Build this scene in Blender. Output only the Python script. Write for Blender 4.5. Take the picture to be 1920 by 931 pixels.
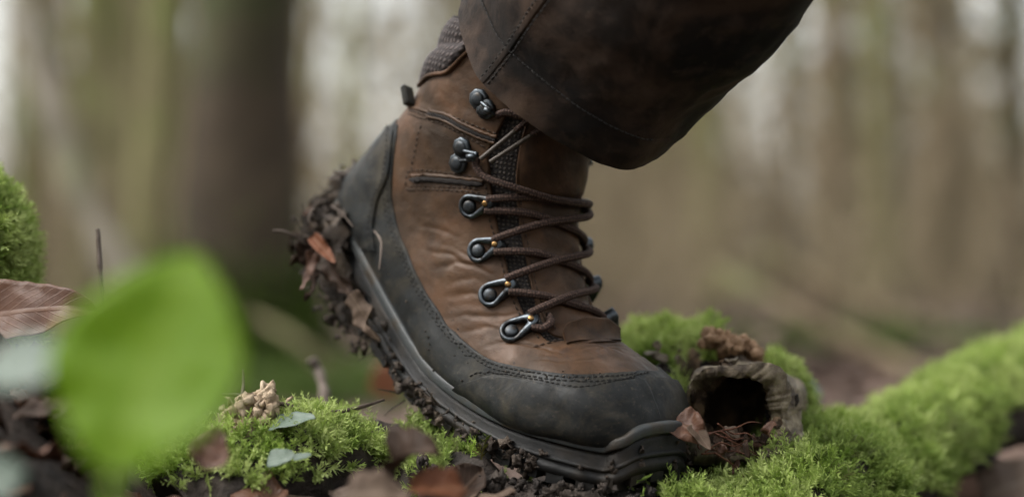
import bpy, math, random
import numpy as np
from mathutils import Vector, Matrix
random.seed(7); rng = np.random.default_rng(7)
for _o in list(bpy.data.objects): bpy.data.objects.remove(_o)
SC = bpy.context.scene
COL = SC.collection

# ------------------------------------------------------------------ camera, sky, sun, exposure
FPX, CAMZ = 3430.0, 0.35            # focal length in photograph pixels, camera height
cam = bpy.data.cameras.new('camera'); cam.sensor_width = 36.0; cam.lens = 36.0 * FPX / 1920.0
cam.clip_start = 0.02; cam.clip_end = 2000
cam.dof.use_dof = True; cam.dof.focus_distance = 0.955; cam.dof.aperture_fstop = 2.7; cam.dof.aperture_blades = 0
camo = bpy.data.objects.new('camera', cam); COL.objects.link(camo)
camo.location = (0, 0, CAMZ); camo.rotation_euler = (math.radians(90), 0, 0)
SC.camera = camo
SUN_EL, SUN_AZ = math.radians(50), math.radians(-98)     # azimuth from +Y, negative = left of the view
w = bpy.data.worlds.new('World'); SC.world = w; w.use_nodes = True
nt = w.node_tree; bg = nt.nodes['Background']
sky = nt.nodes.new('ShaderNodeTexSky'); sky.sky_type = 'NISHITA'; sky.sun_disc = False
sky.sun_elevation = SUN_EL; sky.sun_rotation = SUN_AZ; sky.air_density = 1.6; sky.dust_density = 4.0; sky.ozone_density = 1.0
hs = nt.nodes.new('ShaderNodeHueSaturation'); hs.inputs['Saturation'].default_value = 0.22     # overcast: cloud greys out the blue
nt.links.new(sky.outputs[0], hs.inputs['Color']); nt.links.new(hs.outputs[0], bg.inputs['Color'])
bg.inputs['Strength'].default_value = 0.15
sl = bpy.data.lights.new('sun', 'SUN'); sl.energy = 1.2; sl.angle = math.radians(38); sl.color = (1.0, 0.97, 0.92)
so = bpy.data.objects.new('sun', sl); COL.objects.link(so)
sd = Vector((math.sin(SUN_AZ) * math.cos(SUN_EL), math.cos(SUN_AZ) * math.cos(SUN_EL), math.sin(SUN_EL)))
so.rotation_euler = sd.to_track_quat('Z', 'Y').to_euler()
SC.view_settings.view_transform = 'Standard'; SC.view_settings.look = 'None'
SC.view_settings.exposure = 1.34; SC.view_settings.gamma = 1.0
SC.cycles.use_denoising = True; SC.cycles.max_bounces = 4; SC.cycles.diffuse_bounces = 3; SC.cycles.glossy_bounces = 2
SC.cycles.use_adaptive_sampling = True; SC.cycles.adaptive_threshold = 0.02
SC.cycles.sample_clamp_indirect = 4.0

# ------------------------------------------------------------------ helpers
def P(px, py, d):                                   # photograph pixel + real distance -> place
    return np.array([(px - 960) / FPX * d, d, CAMZ + (465 - py) / FPX * d])
def proj(p):
    d = p[..., 1]; return np.stack([960 + FPX * p[..., 0] / d, 465 - FPX * (p[..., 2] - CAMZ) / d], -1)
def vnoise(p, scale, seed=0):
    q = np.asarray(p, float) * scale + seed * 17.31 + 1000.0
    i = np.floor(q).astype(np.int64); f = q - i; f = f * f * (3 - 2 * f)
    def h(a, b, c):
        n = (a * 374761393 + b * 668265263 + c * 2147483647 + seed * 974711) & 0x7fffffff
        n = ((n ^ (n >> 13)) * 1274126177) & 0x7fffffff
        n = ((n ^ (n >> 16)) * 668265263) & 0x7fffffff
        return (n & 0xffffff) / float(0xffffff)
    x, y, z = i[..., 0], i[..., 1], i[..., 2]; fx, fy, fz = f[..., 0], f[..., 1], f[..., 2]
    r = 0
    for dx in (0, 1):
        for dy in (0, 1):
            for dz in (0, 1):
                r = r + h(x + dx, y + dy, z + dz) * np.where(dx, fx, 1 - fx) * np.where(dy, fy, 1 - fy) * np.where(dz, fz, 1 - fz)
    return r * 2 - 1
def fbm(p, scale, octv=4, seed=0, gain=.5):
    r = 0; a = 1.0
    for k in range(octv): r = r + a * vnoise(p, scale * 2 ** k, seed + k); a *= gain
    return r
def smooth01(x): x = np.clip(x, 0, 1); return x * x * (3 - 2 * x)
def resample(pts, n):
    pts = np.asarray(pts, float); d = np.r_[0, np.cumsum(np.linalg.norm(np.diff(pts, axis=0), axis=1))]
    t = np.linspace(0, d[-1], n); return np.stack([np.interp(t, d, pts[:, k]) for k in range(pts.shape[1])], 1)
def spline(pts, n):
    pts = np.asarray(pts, float); m = len(pts) - 1
    u = np.linspace(0, 1, n) * m; i = np.minimum(u.astype(int), m - 1); f = (u - i)[:, None]
    p0 = pts[np.maximum(i - 1, 0)]; p1 = pts[i]; p2 = pts[i + 1]; p3 = pts[np.minimum(i + 2, m)]
    return .5 * ((2 * p1) + (-p0 + p2) * f + (2 * p0 - 5 * p1 + 4 * p2 - p3) * f * f + (-p0 + 3 * p1 - 3 * p2 + p3) * f ** 3)
def nrmz(v): return v / np.maximum(np.linalg.norm(v, axis=-1, keepdims=True), 1e-9)

def mesh(name, V, F, uv=None, smooth=True, attr=None):
    me = bpy.data.meshes.new(name)
    V = np.asarray(V, np.float32); 
    if isinstance(F, np.ndarray):
        n, k = F.shape; me.vertices.add(len(V)); me.vertices.foreach_set('co', V.ravel())
        me.loops.add(n * k); me.loops.foreach_set('vertex_index', F.astype(np.int32).ravel())
        me.polygons.add(n); me.polygons.foreach_set('loop_start', np.arange(0, n * k, k, dtype=np.int32))
        me.update(calc_edges=True)
    else:
        me.from_pydata(V.tolist(), [], [list(map(int, f)) for f in F])
    if uv is not None:
        l = np.zeros(len(me.loops), np.int32); me.loops.foreach_get('vertex_index', l)
        u = me.uv_layers.new(name='UVMap'); u.data.foreach_set('uv', np.asarray(uv, np.float32)[l].ravel())
    if attr is not None:
        a = me.attributes.new('tint', 'FLOAT', 'POINT'); a.data.foreach_set('value', np.asarray(attr, np.float32))
    me.polygons.foreach_set('use_smooth', np.full(len(me.polygons), bool(smooth)))
    me.update(); me.validate()
    return me
def obj(name, me, m=None, parent=None, **props):
    o = bpy.data.objects.new(name, me); COL.objects.link(o)
    if m is not None: o.data.materials.clear() if o.data.materials else None; o.data.materials.append(m)
    if parent is not None:
        o.parent = parent
        r = parent
        while r.parent: r = r.parent
        o.matrix_parent_inverse = Matrix.Translation(-Vector(r.location)) if parent is r else Matrix.Identity(4)
    for k, v in props.items(): o[k] = v
    return o
def thing(name, loc, label, category, group=None):
    o = bpy.data.objects.new(name, None); o.empty_display_size = .02; COL.objects.link(o); o.location = tuple(map(float, loc))
    o['label'] = label; o['category'] = category
    if group: o['group'] = group
    return o
def single(name, me, m, label, category, group=None, **kw):
    o = obj(name, me, m, None, label=label, category=category, **kw)
    if group: o['group'] = group
    return o
class MB:                                            # collects pieces of ONE mesh
    def __init__(s): s.V = []; s.F = []; s.U = []; s.T = []; s.n = 0
    def add(s, V, F, uv=None, t=0.0):
        V = np.asarray(V, float).reshape(-1, 3); s.V.append(V); s.F += [[int(i) + s.n for i in f] for f in F]
        s.U.append(np.zeros((len(V), 2)) if uv is None else np.asarray(uv, float).reshape(-1, 2))
        s.T.append(np.full(len(V), t) if np.isscalar(t) else np.asarray(t)); s.n += len(V); return s
    def mesh(s, name, smooth=True): return mesh(name, np.concatenate(s.V), s.F, np.concatenate(s.U), smooth, np.concatenate(s.T))
def gridF(nu, nv, wrapv=False, wrapu=False):
    F = []
    for i in range(nu - (0 if wrapu else 1)):
        for j in range(nv - (0 if wrapv else 1)):
            a, b = i, (i + 1) % nu; c, d = j, (j + 1) % nv
            F.append((a * nv + c, a * nv + d, b * nv + d, b * nv + c))
    return F
def frames(pts):
    pts = np.asarray(pts, float); T = nrmz(np.gradient(pts, axis=0))
    up = np.array([0, 0, 1.0]) if abs(T[0][2]) < .9 else np.array([1.0, 0, 0])
    N = np.zeros_like(T); n = np.cross(np.cross(T[0], up), T[0]); n /= np.linalg.norm(n)
    for i in range(len(T)):
        n = n - T[i] * np.dot(n, T[i]); n = n / max(np.linalg.norm(n), 1e-9); N[i] = n
    return T, N, np.cross(T, N)
def tube(pts, r, k=8, cap=True, jit=0.0, seed=0):
    pts = np.asarray(pts, float); n = len(pts); r = np.broadcast_to(np.asarray(r, float), (n,))
    T, N, B = frames(pts); a = np.linspace(0, 2 * np.pi, k, endpoint=False)
    V = pts[:, None] + r[:, None, None] * (np.cos(a)[None, :, None] * N[:, None] + np.sin(a)[None, :, None] * B[:, None])
    if jit: V = V + (V - pts[:, None]) * (fbm(V, jit, 3, seed) * .35)[..., None]
    L = np.r_[0, np.cumsum(np.linalg.norm(np.diff(pts, axis=0), axis=1))]
    uv = np.stack(np.broadcast_arrays((a / (2 * np.pi))[None], L[:, None]), -1)
    F = gridF(n, k, True); V = V.reshape(-1, 3); uv = uv.reshape(-1, 2)
    if cap:
        F = F + [tuple(range(k - 1, -1, -1)), tuple(range((n - 1) * k, n * k))]
    return V, F, uv

# ------------------------------------------------------------------ materials
ALB = .52                                            # one trim for every pigment, set against the exposure
def newmat(name):
    m = bpy.data.materials.new(name); m.use_nodes = True; t = m.node_tree
    b = t.nodes['Principled BSDF']; return m, t, b
def N(t, typ, **kw):
    n = t.nodes.new(typ)
    for k, v in kw.items():
        if k in n.inputs: n.inputs[k].default_value = v
        else: setattr(n, k, v)
    return n
def noise(t, scale, detail=5, rough=.55, dist=0.0, coord='Object', mapping=None):
    n = N(t, 'ShaderNodeTexNoise'); n.inputs['Scale'].default_value = scale; n.inputs['Detail'].default_value = detail
    n.inputs['Roughness'].default_value = rough; n.inputs['Distortion'].default_value = dist
    tc = N(t, 'ShaderNodeTexCoord')
    if mapping is not None:
        mp = N(t, 'ShaderNodeMapping'); mp.inputs['Scale'].default_value = mapping[0]; mp.inputs['Rotation'].default_value = mapping[1]
        t.links.new(tc.outputs[coord], mp.inputs[0]); t.links.new(mp.outputs[0], n.inputs['Vector'])
    else: t.links.new(tc.outputs[coord], n.inputs['Vector'])
    return n
def ramp(t, src, stops, interp='LINEAR'):
    r = N(t, 'ShaderNodeValToRGB'); cr = r.color_ramp; cr.interpolation = interp
    while len(cr.elements) < len(stops): cr.elements.new(.5)
    for e, (p, c) in zip(cr.elements, stops):
        if not (c[0] == c[1] == c[2]): c = tuple(x * ALB for x in c)
        e.position = p; e.color = tuple(c) + (1,) if len(c) == 3 else c
    t.links.new(src, r.inputs[0]); return r
def g(v): return (v, v, v)
def mix(t, fac, a, b, mode='MIX'):
    m = N(t, 'ShaderNodeMix'); m.data_type = 'RGBA'; m.blend_type = mode
    if isinstance(fac, (int, float)): m.inputs[0].default_value = fac
    else: t.links.new(fac, m.inputs[0])
    for s, i in ((a, 6), (b, 7)):
        if isinstance(s, tuple): m.inputs[i].default_value = tuple(x * ALB for x in s[:3]) + (1,) if len(s) == 3 else s
        else: t.links.new(s, m.inputs[i])
    return m.outputs[2]
def bump(t, b, hts, prev=None):
    for src, st, dist in hts:
        n = N(t, 'ShaderNodeBump'); n.inputs['Strength'].default_value = st; n.inputs['Distance'].default_value = dist
        t.links.new(src, n.inputs['Height'])
        if prev is not None: t.links.new(prev, n.inputs['Normal'])
        prev = n.outputs[0]
    t.links.new(prev, b.inputs['Normal'])
def simple(name, c1, c2, scale=40, rough=.7, bs=.4, bd=.002, bscale=None, spec=.4, metal=0.0, c3=None, s3=8, detail=6):
    m, t, b = newmat(name); n = noise(t, scale, detail)
    c = ramp(t, n.outputs[0], [(.3, c1), (.7, c2)]).outputs[0]
    if c3 is not None:
        n3 = noise(t, s3, 4); c = mix(t, ramp(t, n3.outputs[0], [(.48, g(0)), (.62, g(1))]).outputs[0], c, c3)
    t.links.new(c, b.inputs['Base Color']); b.inputs['Roughness'].default_value = rough
    b.inputs['Specular IOR Level'].default_value = spec; b.inputs['Metallic'].default_value = metal
    if bs: bump(t, b, [(noise(t, bscale or scale * 3, 6).outputs[0], bs, bd)])
    return m
M = {}
def m_leather():
    m, t, b = newmat('oiled_leather')
    big = noise(t, 16, 5, .55, .6); mid = noise(t, 55, 6, .6, .5); fine = noise(t, 500, 4)
    c = ramp(t, big.outputs[0], [(.32, (.046, .027, .014)), (.45, (.105, .058, .030)), (.57, (.180, .094, .050)), (.70, (.140, .084, .047))]).outputs[0]
    c = mix(t, ramp(t, mid.outputs[0], [(.42, g(0)), (.62, g(.7))]).outputs[0], c, (.070, .042, .024))
    sc = noise(t, 24, 6, .6, 1.2); c = mix(t, ramp(t, sc.outputs[0], [(.56, g(0)), (.68, g(.7))]).outputs[0], c, (.040, .030, .028))
    st = noise(t, 40, 4, .5, .4, 'Object', ((1, 1, 2.5), (0, .5, .9)))
    c = mix(t, ramp(t, st.outputs[0], [(.54, g(0)), (.74, g(.42))]).outputs[0], c, (.23, .145, .095))
    sp = noise(t, 260, 2); c = mix(t, ramp(t, sp.outputs[0], [(.72, g(0)), (.76, g(.8))]).outputs[0], c, (.04, .026, .018))
    t.links.new(c, b.inputs['Base Color'])
    rr = ramp(t, mid.outputs[0], [(.3, g(.42)), (.7, g(.66))]); t.links.new(rr.outputs[0], b.inputs['Roughness'])
    b.inputs['Specular IOR Level'].default_value = .22
    wr = noise(t, 130, 6, .62, 1.6, 'Object', ((1, 1, 2.2), (.3, .6, 0)))
    bump(t, b, [(fine.outputs[0], .25, .0006), (wr.outputs[0], .13, .0014), (big.outputs[0], .3, .004)])
    return m
def m_rand():
    m, t, b = newmat('black_rubber_leather')
    big = noise(t, 22, 5, .6, .5); mid = noise(t, 90, 6, .65)
    c = ramp(t, big.outputs[0], [(.25, (.010, .012, .0125)), (.52, (.016, .0185, .018)), (.8, (.025, .0275, .025))]).outputs[0]
    d = noise(t, 36, 8, .7, .8); c = mix(t, ramp(t, d.outputs[0], [(.46, g(0)), (.70, g(.7))]).outputs[0], c, (.105, .086, .054))
    s = noise(t, 200, 4, .7, .0, 'Object', ((1, .35, 1.6), (.4, .2, .8))); c = mix(t, ramp(t, s.outputs[0], [(.58, g(0)), (.72, g(.5))]).outputs[0], c, (.12, .10, .072))
    f2 = noise(t, 330, 5, .75); c = mix(t, ramp(t, f2.outputs[0], [(.58, g(0)), (.70, g(.6))]).outputs[0], c, (.13, .105, .072))
    t.links.new(c, b.inputs['Base Color'])
    t.links.new(ramp(t, mid.outputs[0], [(.3, g(.46)), (.7, g(.78))]).outputs[0], b.inputs['Roughness']); b.inputs['Specular IOR Level'].default_value = .30
    bump(t, b, [(noise(t, 420, 4).outputs[0], .22, .0006), (mid.outputs[0], .10, .0012)])
    return m
def m_woven(name, dark, light, scale, fac=.72):
    m, t, b = newmat(name); tc = N(t, 'ShaderNodeTexCoord')
    ch = N(t, 'ShaderNodeTexVoronoi'); ch.inputs['Scale'].default_value = scale; ch.inputs['Randomness'].default_value = .25
    t.links.new(tc.outputs['UV'], ch.inputs['Vector'])
    r = ramp(t, ch.outputs['Distance'], [(.18, g(1)), (.42, g(0))])
    c = mix(t, r.outputs[0], dark, light); n = noise(t, 60, 4)
    c = mix(t, ramp(t, n.outputs[0], [(.45, g(0)), (.65, g(.6))]).outputs[0], c, tuple(x * .8 for x in dark))
    t.links.new(c, b.inputs['Base Color']); b.inputs['Roughness'].default_value = .85
    bump(t, b, [(r.outputs[0], .7, .0008)])
    return m
def m_lace():
    m, t, b = newmat('braided_lace'); tc = N(t, 'ShaderNodeTexCoord')
    mp = N(t, 'ShaderNodeMapping'); mp.inputs['Scale'].default_value = (6, 700, 1); mp.inputs['Rotation'].default_value = (0, 0, .0)
    t.links.new(tc.outputs['UV'], mp.inputs[0])
    ch = N(t, 'ShaderNodeTexVoronoi'); ch.inputs['Scale'].default_value = 1.0; ch.inputs['Randomness'].default_value = .35
    t.links.new(mp.outputs[0], ch.inputs['Vector'])
    c = ramp(t, ch.outputs['Distance'], [(.1, (.19, .115, .088)), (.6, (.052, .032, .025))])
    t.links.new(c.outputs[0], b.inputs['Base Color']); b.inputs['Roughness'].default_value = .8; b.inputs['Specular IOR Level'].default_value = .25
    r = ramp(t, ch.outputs['Distance'], [(.1, g(1)), (.6, g(0))]); bump(t, b, [(r.outputs[0], .6, .0006)])
    return m
def m_trouser():
    m, t, b = newmat('waxed_cotton')
    big = noise(t, 14, 5, .6, .6); mid = noise(t, 60, 7, .68, .3); fine = noise(t, 1100, 3)
    c = ramp(t, big.outputs[0], [(.40, (.007, .0046, .0030)), (.50, (.024, .0140, .0084)), (.58, (.068, .040, .025)), (.68, (.130, .080, .051))]).outputs[0]
    c = mix(t, ramp(t, mid.outputs[0], [(.5, g(0)), (.70, g(.6))]).outputs[0], c, (.120, .078, .053))
    sp = noise(t, 150, 3); c = mix(t, ramp(t, sp.outputs[0], [(.70, g(0)), (.76, g(.5))]).outputs[0], c, (.10, .075, .05))
    t.links.new(c, b.inputs['Base Color']); b.inputs['Roughness'].default_value = .78; b.inputs['Specular IOR Level'].default_value = .25
    bump(t, b, [(fine.outputs[0], .3, .0005), (mid.outputs[0], .4, .0015)])
    return m
def m_leaf(name, c1, c2, vein, rough=.55, trans=.25, spec=.4):
    m, t, b = newmat(name); n = noise(t, 45, 6, .6, .4)
    c = ramp(t, n.outputs[0], [(.3, c1), (.7, c2)]).outputs[0]
    tc = N(t, 'ShaderNodeTexCoord'); sx = N(t, 'ShaderNodeSeparateXYZ'); t.links.new(tc.outputs['UV'], sx.inputs[0])
    # uv.x = 0.5 on the midrib, uv.y along the leaf
    a = N(t, 'ShaderNodeMath', operation='SUBTRACT'); t.links.new(sx.outputs[0], a.inputs[0]); a.inputs[1].default_value = .5
    ab = N(t, 'ShaderNodeMath', operation='ABSOLUTE'); t.links.new(a.outputs[0], ab.inputs[0])
    k = N(t, 'ShaderNodeMath', operation='MULTIPLY'); t.links.new(ab.outputs[0], k.inputs[0]); k.inputs[1].default_value = -.9
    s = N(t, 'ShaderNodeMath', operation='ADD'); t.links.new(k.outputs[0], s.inputs[0]); t.links.new(sx.outputs[1], s.inputs[1])
    f = N(t, 'ShaderNodeMath', operation='MULTIPLY'); t.links.new(s.outputs[0], f.inputs[0]); f.inputs[1].default_value = 60.0
    si = N(t, 'ShaderNodeMath', operation='SINE'); t.links.new(f.outputs[0], si.inputs[0])
    rv = ramp(t, si.outputs[0], [(.86, g(0)), (1.0, g(.5))]); rm = ramp(t, ab.outputs[0], [(.015, g(.8)), (.04, g(0))])
    vv = mix(t, 1.0, rv.outputs[0], rm.outputs[0], 'LIGHTEN'); c = mix(t, vv, c, vein)
    t.links.new(c, b.inputs['Base Color']); b.inputs['Roughness'].default_value = rough; b.inputs['Specular IOR Level'].default_value = spec
    bump(t, b, [(vv, .4, .0008), (n.outputs[0], .4, .003)])
    if trans:
        tr = N(t, 'ShaderNodeBsdfTranslucent'); t.links.new(c, tr.inputs['Color']); mx = N(t, 'ShaderNodeMixShader'); mx.inputs[0].default_value = trans
        t.links.new(b.outputs[0], mx.inputs[1]); t.links.new(tr.outputs[0], mx.inputs[2])
        t.links.new(mx.outputs[0], t.nodes['Material Output'].inputs['Surface'])
    return m
def m_moss(name, cols, trans=.3):
    m, t, b = newmat(name); at = N(t, 'ShaderNodeAttribute'); at.attribute_name = 'tint'
    c = ramp(t, at.outputs['Fac'], cols).outputs[0]; n = noise(t, 28, 4)
    c = mix(t, ramp(t, n.outputs[0], [(.35, g(0)), (.7, g(.6))]).outputs[0], c, cols[-1][1])
    t.links.new(c, b.inputs['Base Color']); b.inputs['Roughness'].default_value = .6; b.inputs['Specular IOR Level'].default_value = .25
    tr = N(t, 'ShaderNodeBsdfTranslucent'); t.links.new(c, tr.inputs['Color']); mx = N(t, 'ShaderNodeMixShader'); mx.inputs[0].default_value = trans
    t.links.new(b.outputs[0], mx.inputs[1]); t.links.new(tr.outputs[0], mx.inputs[2]); t.links.new(mx.outputs[0], t.nodes['Material Output'].inputs['Surface'])
    return m
M['leather'] = m_leather(); M['rand'] = m_rand(); M['lace'] = m_lace(); M['trouser'] = m_trouser()
M['mesh'] = m_woven('woven_mesh', (.018, .012, .010), (.16, .13, .105), 420)
M['collar'] = m_woven('woven_collar', (.045, .032, .030), (.14, .105, .095), 330)
M['strip'] = simple('grey_rubber', (.055, .063, .065), (.10, .108, .108), 60, .5, .3, .001, c3=(.07, .055, .038), s3=60)
M['sole'] = simple('black_rubber', (.006, .0065, .0065), (.014, .0135, .012), 50, .6, .4, .0015, c3=(.040, .030, .020), s3=34)
M['metal'] = simple('gunmetal', (.09, .108, .125), (.21, .24, .265), 300, .36, .1, .0003, spec=.6, metal=.85, c3=(.05, .05, .05), s3=160)
M['stud'] = simple('dark_stud', (.05, .06, .068), (.12, .135, .15), 300, .42, .1, .0003, spec=.6, metal=.7, c3=(.07, .06, .05), s3=180)
M['brass'] = simple('brass', (.42, .24, .09), (.62, .38, .16), 300, .35, .1, .0003, metal=.9)
M['thread'] = simple('brown_thread', (.035, .020, .011), (.085, .050, .028), 300, .8, 0)
M['thread_dark'] = simple('black_thread', (.010, .010, .009), (.040, .036, .030), 300, .8, 0)
M['slit'] = simple('dark_gusset', (.010, .007, .006), (.030, .022, .018), 500, .9, .6, .001)
M['mud'] = simple('wet_mud', (.024, .016, .010), (.090, .060, .038), 120, .7, 1.0, .003, 320, c3=(.16, .115, .078), s3=55)
M['sock'] = simple('dark_sock', (.02, .018, .016), (.04, .035, .03), 300, .9, .4, .001)

# ------------------------------------------------------------------ the hiking boot
AZ = math.radians(45)
E1 = np.array([math.cos(AZ), -math.sin(AZ), 0]); E2 = np.array([0, 0, 1.0]); E3 = np.array([-math.sin(AZ), -math.cos(AZ), 0])
ORG = np.array([(1030 - 960) / FPX, 1.0, CAMZ + (465 - 300) / FPX])
# one row per ring: front (s,t), back/sole (s,t), half width, narrowing, roundness front, roundness back  (cm)
RING = np.array([
 [ 3.9, 6.4, -5.3, 8.0, 4.4, .02, 2.3,2.0],
 [ 2.8, 4.4, -7.3, 6.0, 4.4, .02, 2.4,2.0],
 [ 1.9, 2.2, -9.0, 4.0, 4.4, .03, 2.6,2.1],
 [ 1.4, 0.0,-11.0, 2.2, 4.4, .04, 2.8,2.2],
 [ 0.9,-2.3,-13.4, 0.5, 4.25, .05, 2.9,2.3],
 [ 0.8,-4.4,-15.5,-1.6, 4.15, .06, 2.9,2.4],
 [ 1.1,-6.3,-13.4,-4.2, 4.3, .08, 2.8,2.8],
 [ 1.8,-8.0, -9.5,-8.2, 4.4, .12, 2.6,3.2],
 [ 2.8,-9.2, -5.7,-11.4,4.7, .15, 2.5,3.6],
 [ 4.0,-10.0,-1.7,-13.2,4.8, .15, 2.5,4.2],
 [ 5.1,-10.7, 1.7,-14.2,4.7, .13, 2.6,4.5],
 [ 6.1,-11.4, 4.3,-14.7,4.3, .10, 2.7,4.5],
 [ 6.9,-12.1, 6.2,-15.0,3.5, .06, 2.7,4.0],
 [ 7.4,-12.9, 7.2,-15.1,2.5, .03, 2.5,3.2],
 [ 7.7,-13.6, 7.7,-15.0,1.3, .0, 2.2,2.5],
 [ 7.8,-14.2, 7.8,-14.5,0.05,.0, 2.0,2.0]])

def catmull(Pn, u):
    n = len(Pn) - 1; x = np.clip(u, 0, 1) * n; i = np.minimum(x.astype(int), n - 1); f = (x - i)[..., None]
    p0 = Pn[np.maximum(i - 1, 0)]; p1 = Pn[i]; p2 = Pn[i + 1]; p3 = Pn[np.minimum(i + 2, n)]
    return .5 * ((2 * p1) + (-p0 + p2) * f + (2 * p0 - 5 * p1 + 4 * p2 - p3) * f * f + (-p0 + 3 * p1 - 3 * p2 + p3) * f ** 3)
def local2world(L): return ORG + .01 * (L[..., 0:1] * E1 + L[..., 1:2] * E2 + L[..., 2:3] * E3)
def boot_raw(u, ph):
    u, ph = np.broadcast_arrays(np.asarray(u, float), np.asarray(ph, float)); r = catmull(RING, u)
    c = np.cos(ph); s = np.sin(ph); n = np.where(c > 0, r[..., 6], r[..., 7])
    a = np.sign(c) * np.abs(c) ** (2 / n); b = np.sign(s) * np.abs(s) ** (2 / n)
    I = r[..., 0:2]; O = r[..., 2:4]; st = (I + O) / 2 + a[..., None] * (I - O) / 2
    return local2world(np.concatenate([st, (r[..., 4] * b * (1 - r[..., 5] * a))[..., None]], -1))
def boot_nrm(u, ph):
    e = .004; uu = np.clip(u, e, 1 - e)
    du = boot_raw(uu + e, ph) - boot_raw(uu - e, ph); dv = boot_raw(uu, ph + .02) - boot_raw(uu, ph - .02)
    return nrmz(np.cross(dv, du))
def boot(u, ph, off=0.0):
    u, ph = np.broadcast_arrays(np.asarray(u, float), np.asarray(ph, float))
    p = boot_raw(u, ph); n = boot_nrm(u, ph)
    wob = .0010 * fbm(p, 38, 2, 3) + .0003 * fbm(p, 120, 2, 5)
    return p + n * (np.asarray(off) + wob)[..., None]
_gu, _gp = np.meshgrid(np.linspace(.0, .995, 500), np.linspace(-np.pi, np.pi, 500), indexing='ij')
_gP = boot_raw(_gu, _gp); _gN = boot_nrm(_gu, _gp)
if np.einsum('k,k', _gN[150, 375], E3) < 0:
    _flip = -1.0
    _old = boot_nrm
    def boot_nrm(u, ph): return -_old(u, ph)
    _gN = -_gN
_front = np.einsum('ijk,ijk->ij', _gN, _gP - np.array([0, 0, CAMZ])) < 0
_gx = proj(_gP); _fu, _fp, _fx = _gu[_front], _gp[_front], _gx[_front]
def uvpix(px, py):
    k = np.argmin((_fx[:, 0] - px) ** 2 + (_fx[:, 1] - py) ** 2); return _fu[k], _fp[k]
def uvline(pts, n=None, sm=True):
    pts = np.asarray(pts, float)
    if n: pts = spline(pts, n)
    r = np.array([uvpix(*p) for p in pts])
    if n and n > 12:
        k = np.array([1, 2, 3, 2, 1.]) / 9
        for c in (0, 1): r[2:-2, c] = np.convolve(r[:, c], k, 'valid')
    return r
def phi_of_u(line):                                   # boundary as angle over station
    u = np.maximum.accumulate(line[:, 0]); u = u.copy()
    for k in range(1, len(u)): u[k] = max(u[k], u[k - 1] + 7e-4 * min(1, abs(line[k, 1] - line[k - 1, 1]) / .02) + 1e-5)
    return u, line[:, 1]

BOOT = thing('hiking_boot', P(1080, 900, .97) * np.array([1, 1, 1]), 'muddy brown leather hiking boot with black rand, heel raised, toe on the mossy log', 'boot')
def part(name, mb, m, parent=BOOT, smooth=True, **kw): return obj(name, mb.mesh(name, smooth) if isinstance(mb, MB) else mb, m, parent, **kw)

TB = .0                                               # offsets: tongue -2.5 mm, leather 0, rand +1 mm, toe cap +1.9 mm
rand_px = [(748, 236), (740, 290), (735, 370), (748, 430), (770, 483), (800, 545), (835, 600), (870, 640), (920, 673), (960, 685), (1020, 697), (1080, 703), (1150, 701), (1190, 697)]
face_px = [(985, 150), (950, 215), (914, 285), (918, 330), (926, 400), (943, 470), (962, 540), (988, 596), (1016, 628), (1036, 640), (1072, 634)]
pad_px = [(1000, 180), (972, 285), (967, 350), (972, 400), (984, 470), (998, 540), (1014, 590), (1034, 622), (1060, 630)]
rl = uvline(rand_px, 90); ru, rp = phi_of_u(rl)
k0 = np.argmax(ru); 
keep = rp > 0; ru, rp = ru[keep], rp[keep]
U_T = ru[-1] + .004
ru = np.r_[ru[0] - .012, ru, U_T]; rp = np.r_[np.pi, rp, 0]
def phr(u): return np.interp(u, ru, rp)
fl = uvline(face_px, 80); fu, fp = phi_of_u(fl); fp = np.maximum(fp, 0); U_F = fu[-1]
fu = np.r_[0, fu, U_F + .012]; fp = np.r_[fp[0], fp, 0]
def phf(u): return np.interp(u, fu, fp)
pl = uvline(pad_px, 60); pu, pp = phi_of_u(pl); pp = np.maximum(pp, .05)
def php(u): return np.interp(u, pu, pp)

def strip_grid(mb, us, lo, hi, off, nv=40, edge=(True, True), h=.002, base=-.0015, bulge=None, uvs=1.0, fade=False, disp=None):
    """surface band between two angles for every station, with rolled edges"""
    us = np.asarray(us); lo, hi = np.asarray(lo), np.asarray(hi)
    e = np.array([0, 0, .010, .025]); t = np.linspace(0, 1, nv)
    ph = []; of = []
    L = hi - lo; fd = smooth01(np.abs(lo) / .12) if fade else np.ones_like(us)
    ev = lambda k: off + ([base, off - .0006, off - .00015, off][k] - off) * fd
    for k in range(4):
        if edge[0]: ph.append(lo + e[k] * np.minimum(1, np.abs(L) / .2) * np.sign(L)); of.append(ev(k))
    for x in t:
        q = np.minimum(1, np.abs(L) / .2) * np.sign(L); e0, e1 = (.03 if edge[0] else 0), (.03 if edge[1] else 0)
        a_ = lo + e0 * q + x * (L - (e0 + e1) * q); ph.append(a_); of.append((off + (0 if bulge is None else bulge(x, us)) + (0 if disp is None else disp(us, a_))) * np.ones_like(us))
    for k in (3, 2, 1, 0):
        if edge[1]: ph.append(hi - e[k] * np.minimum(1, np.abs(L) / .2) * np.sign(L)); of.append(ev(k))
    ph = np.stack(ph, 1); of = np.stack(of, 1); uu = np.broadcast_to(us[:, None], ph.shape)
    V = boot(uu, ph, of); uv = np.stack([ph * .04 * uvs, uu * .32 * uvs], -1)
    mb.add(V, gridF(*ph.shape), uv)

# lining / woven gusset that shows between the facings
us = np.linspace(0, U_F + .03, 90); mb = MB(); ang = np.linspace(-2.0, 2.0, 70)
uu, aa = np.meshgrid(us, ang, indexing='ij')
mb.add(boot(uu, aa, -.0026), gridF(90, 70), np.stack([aa * .04, uu * .32], -1)); part('gusset', mb, M['mesh'])
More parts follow.
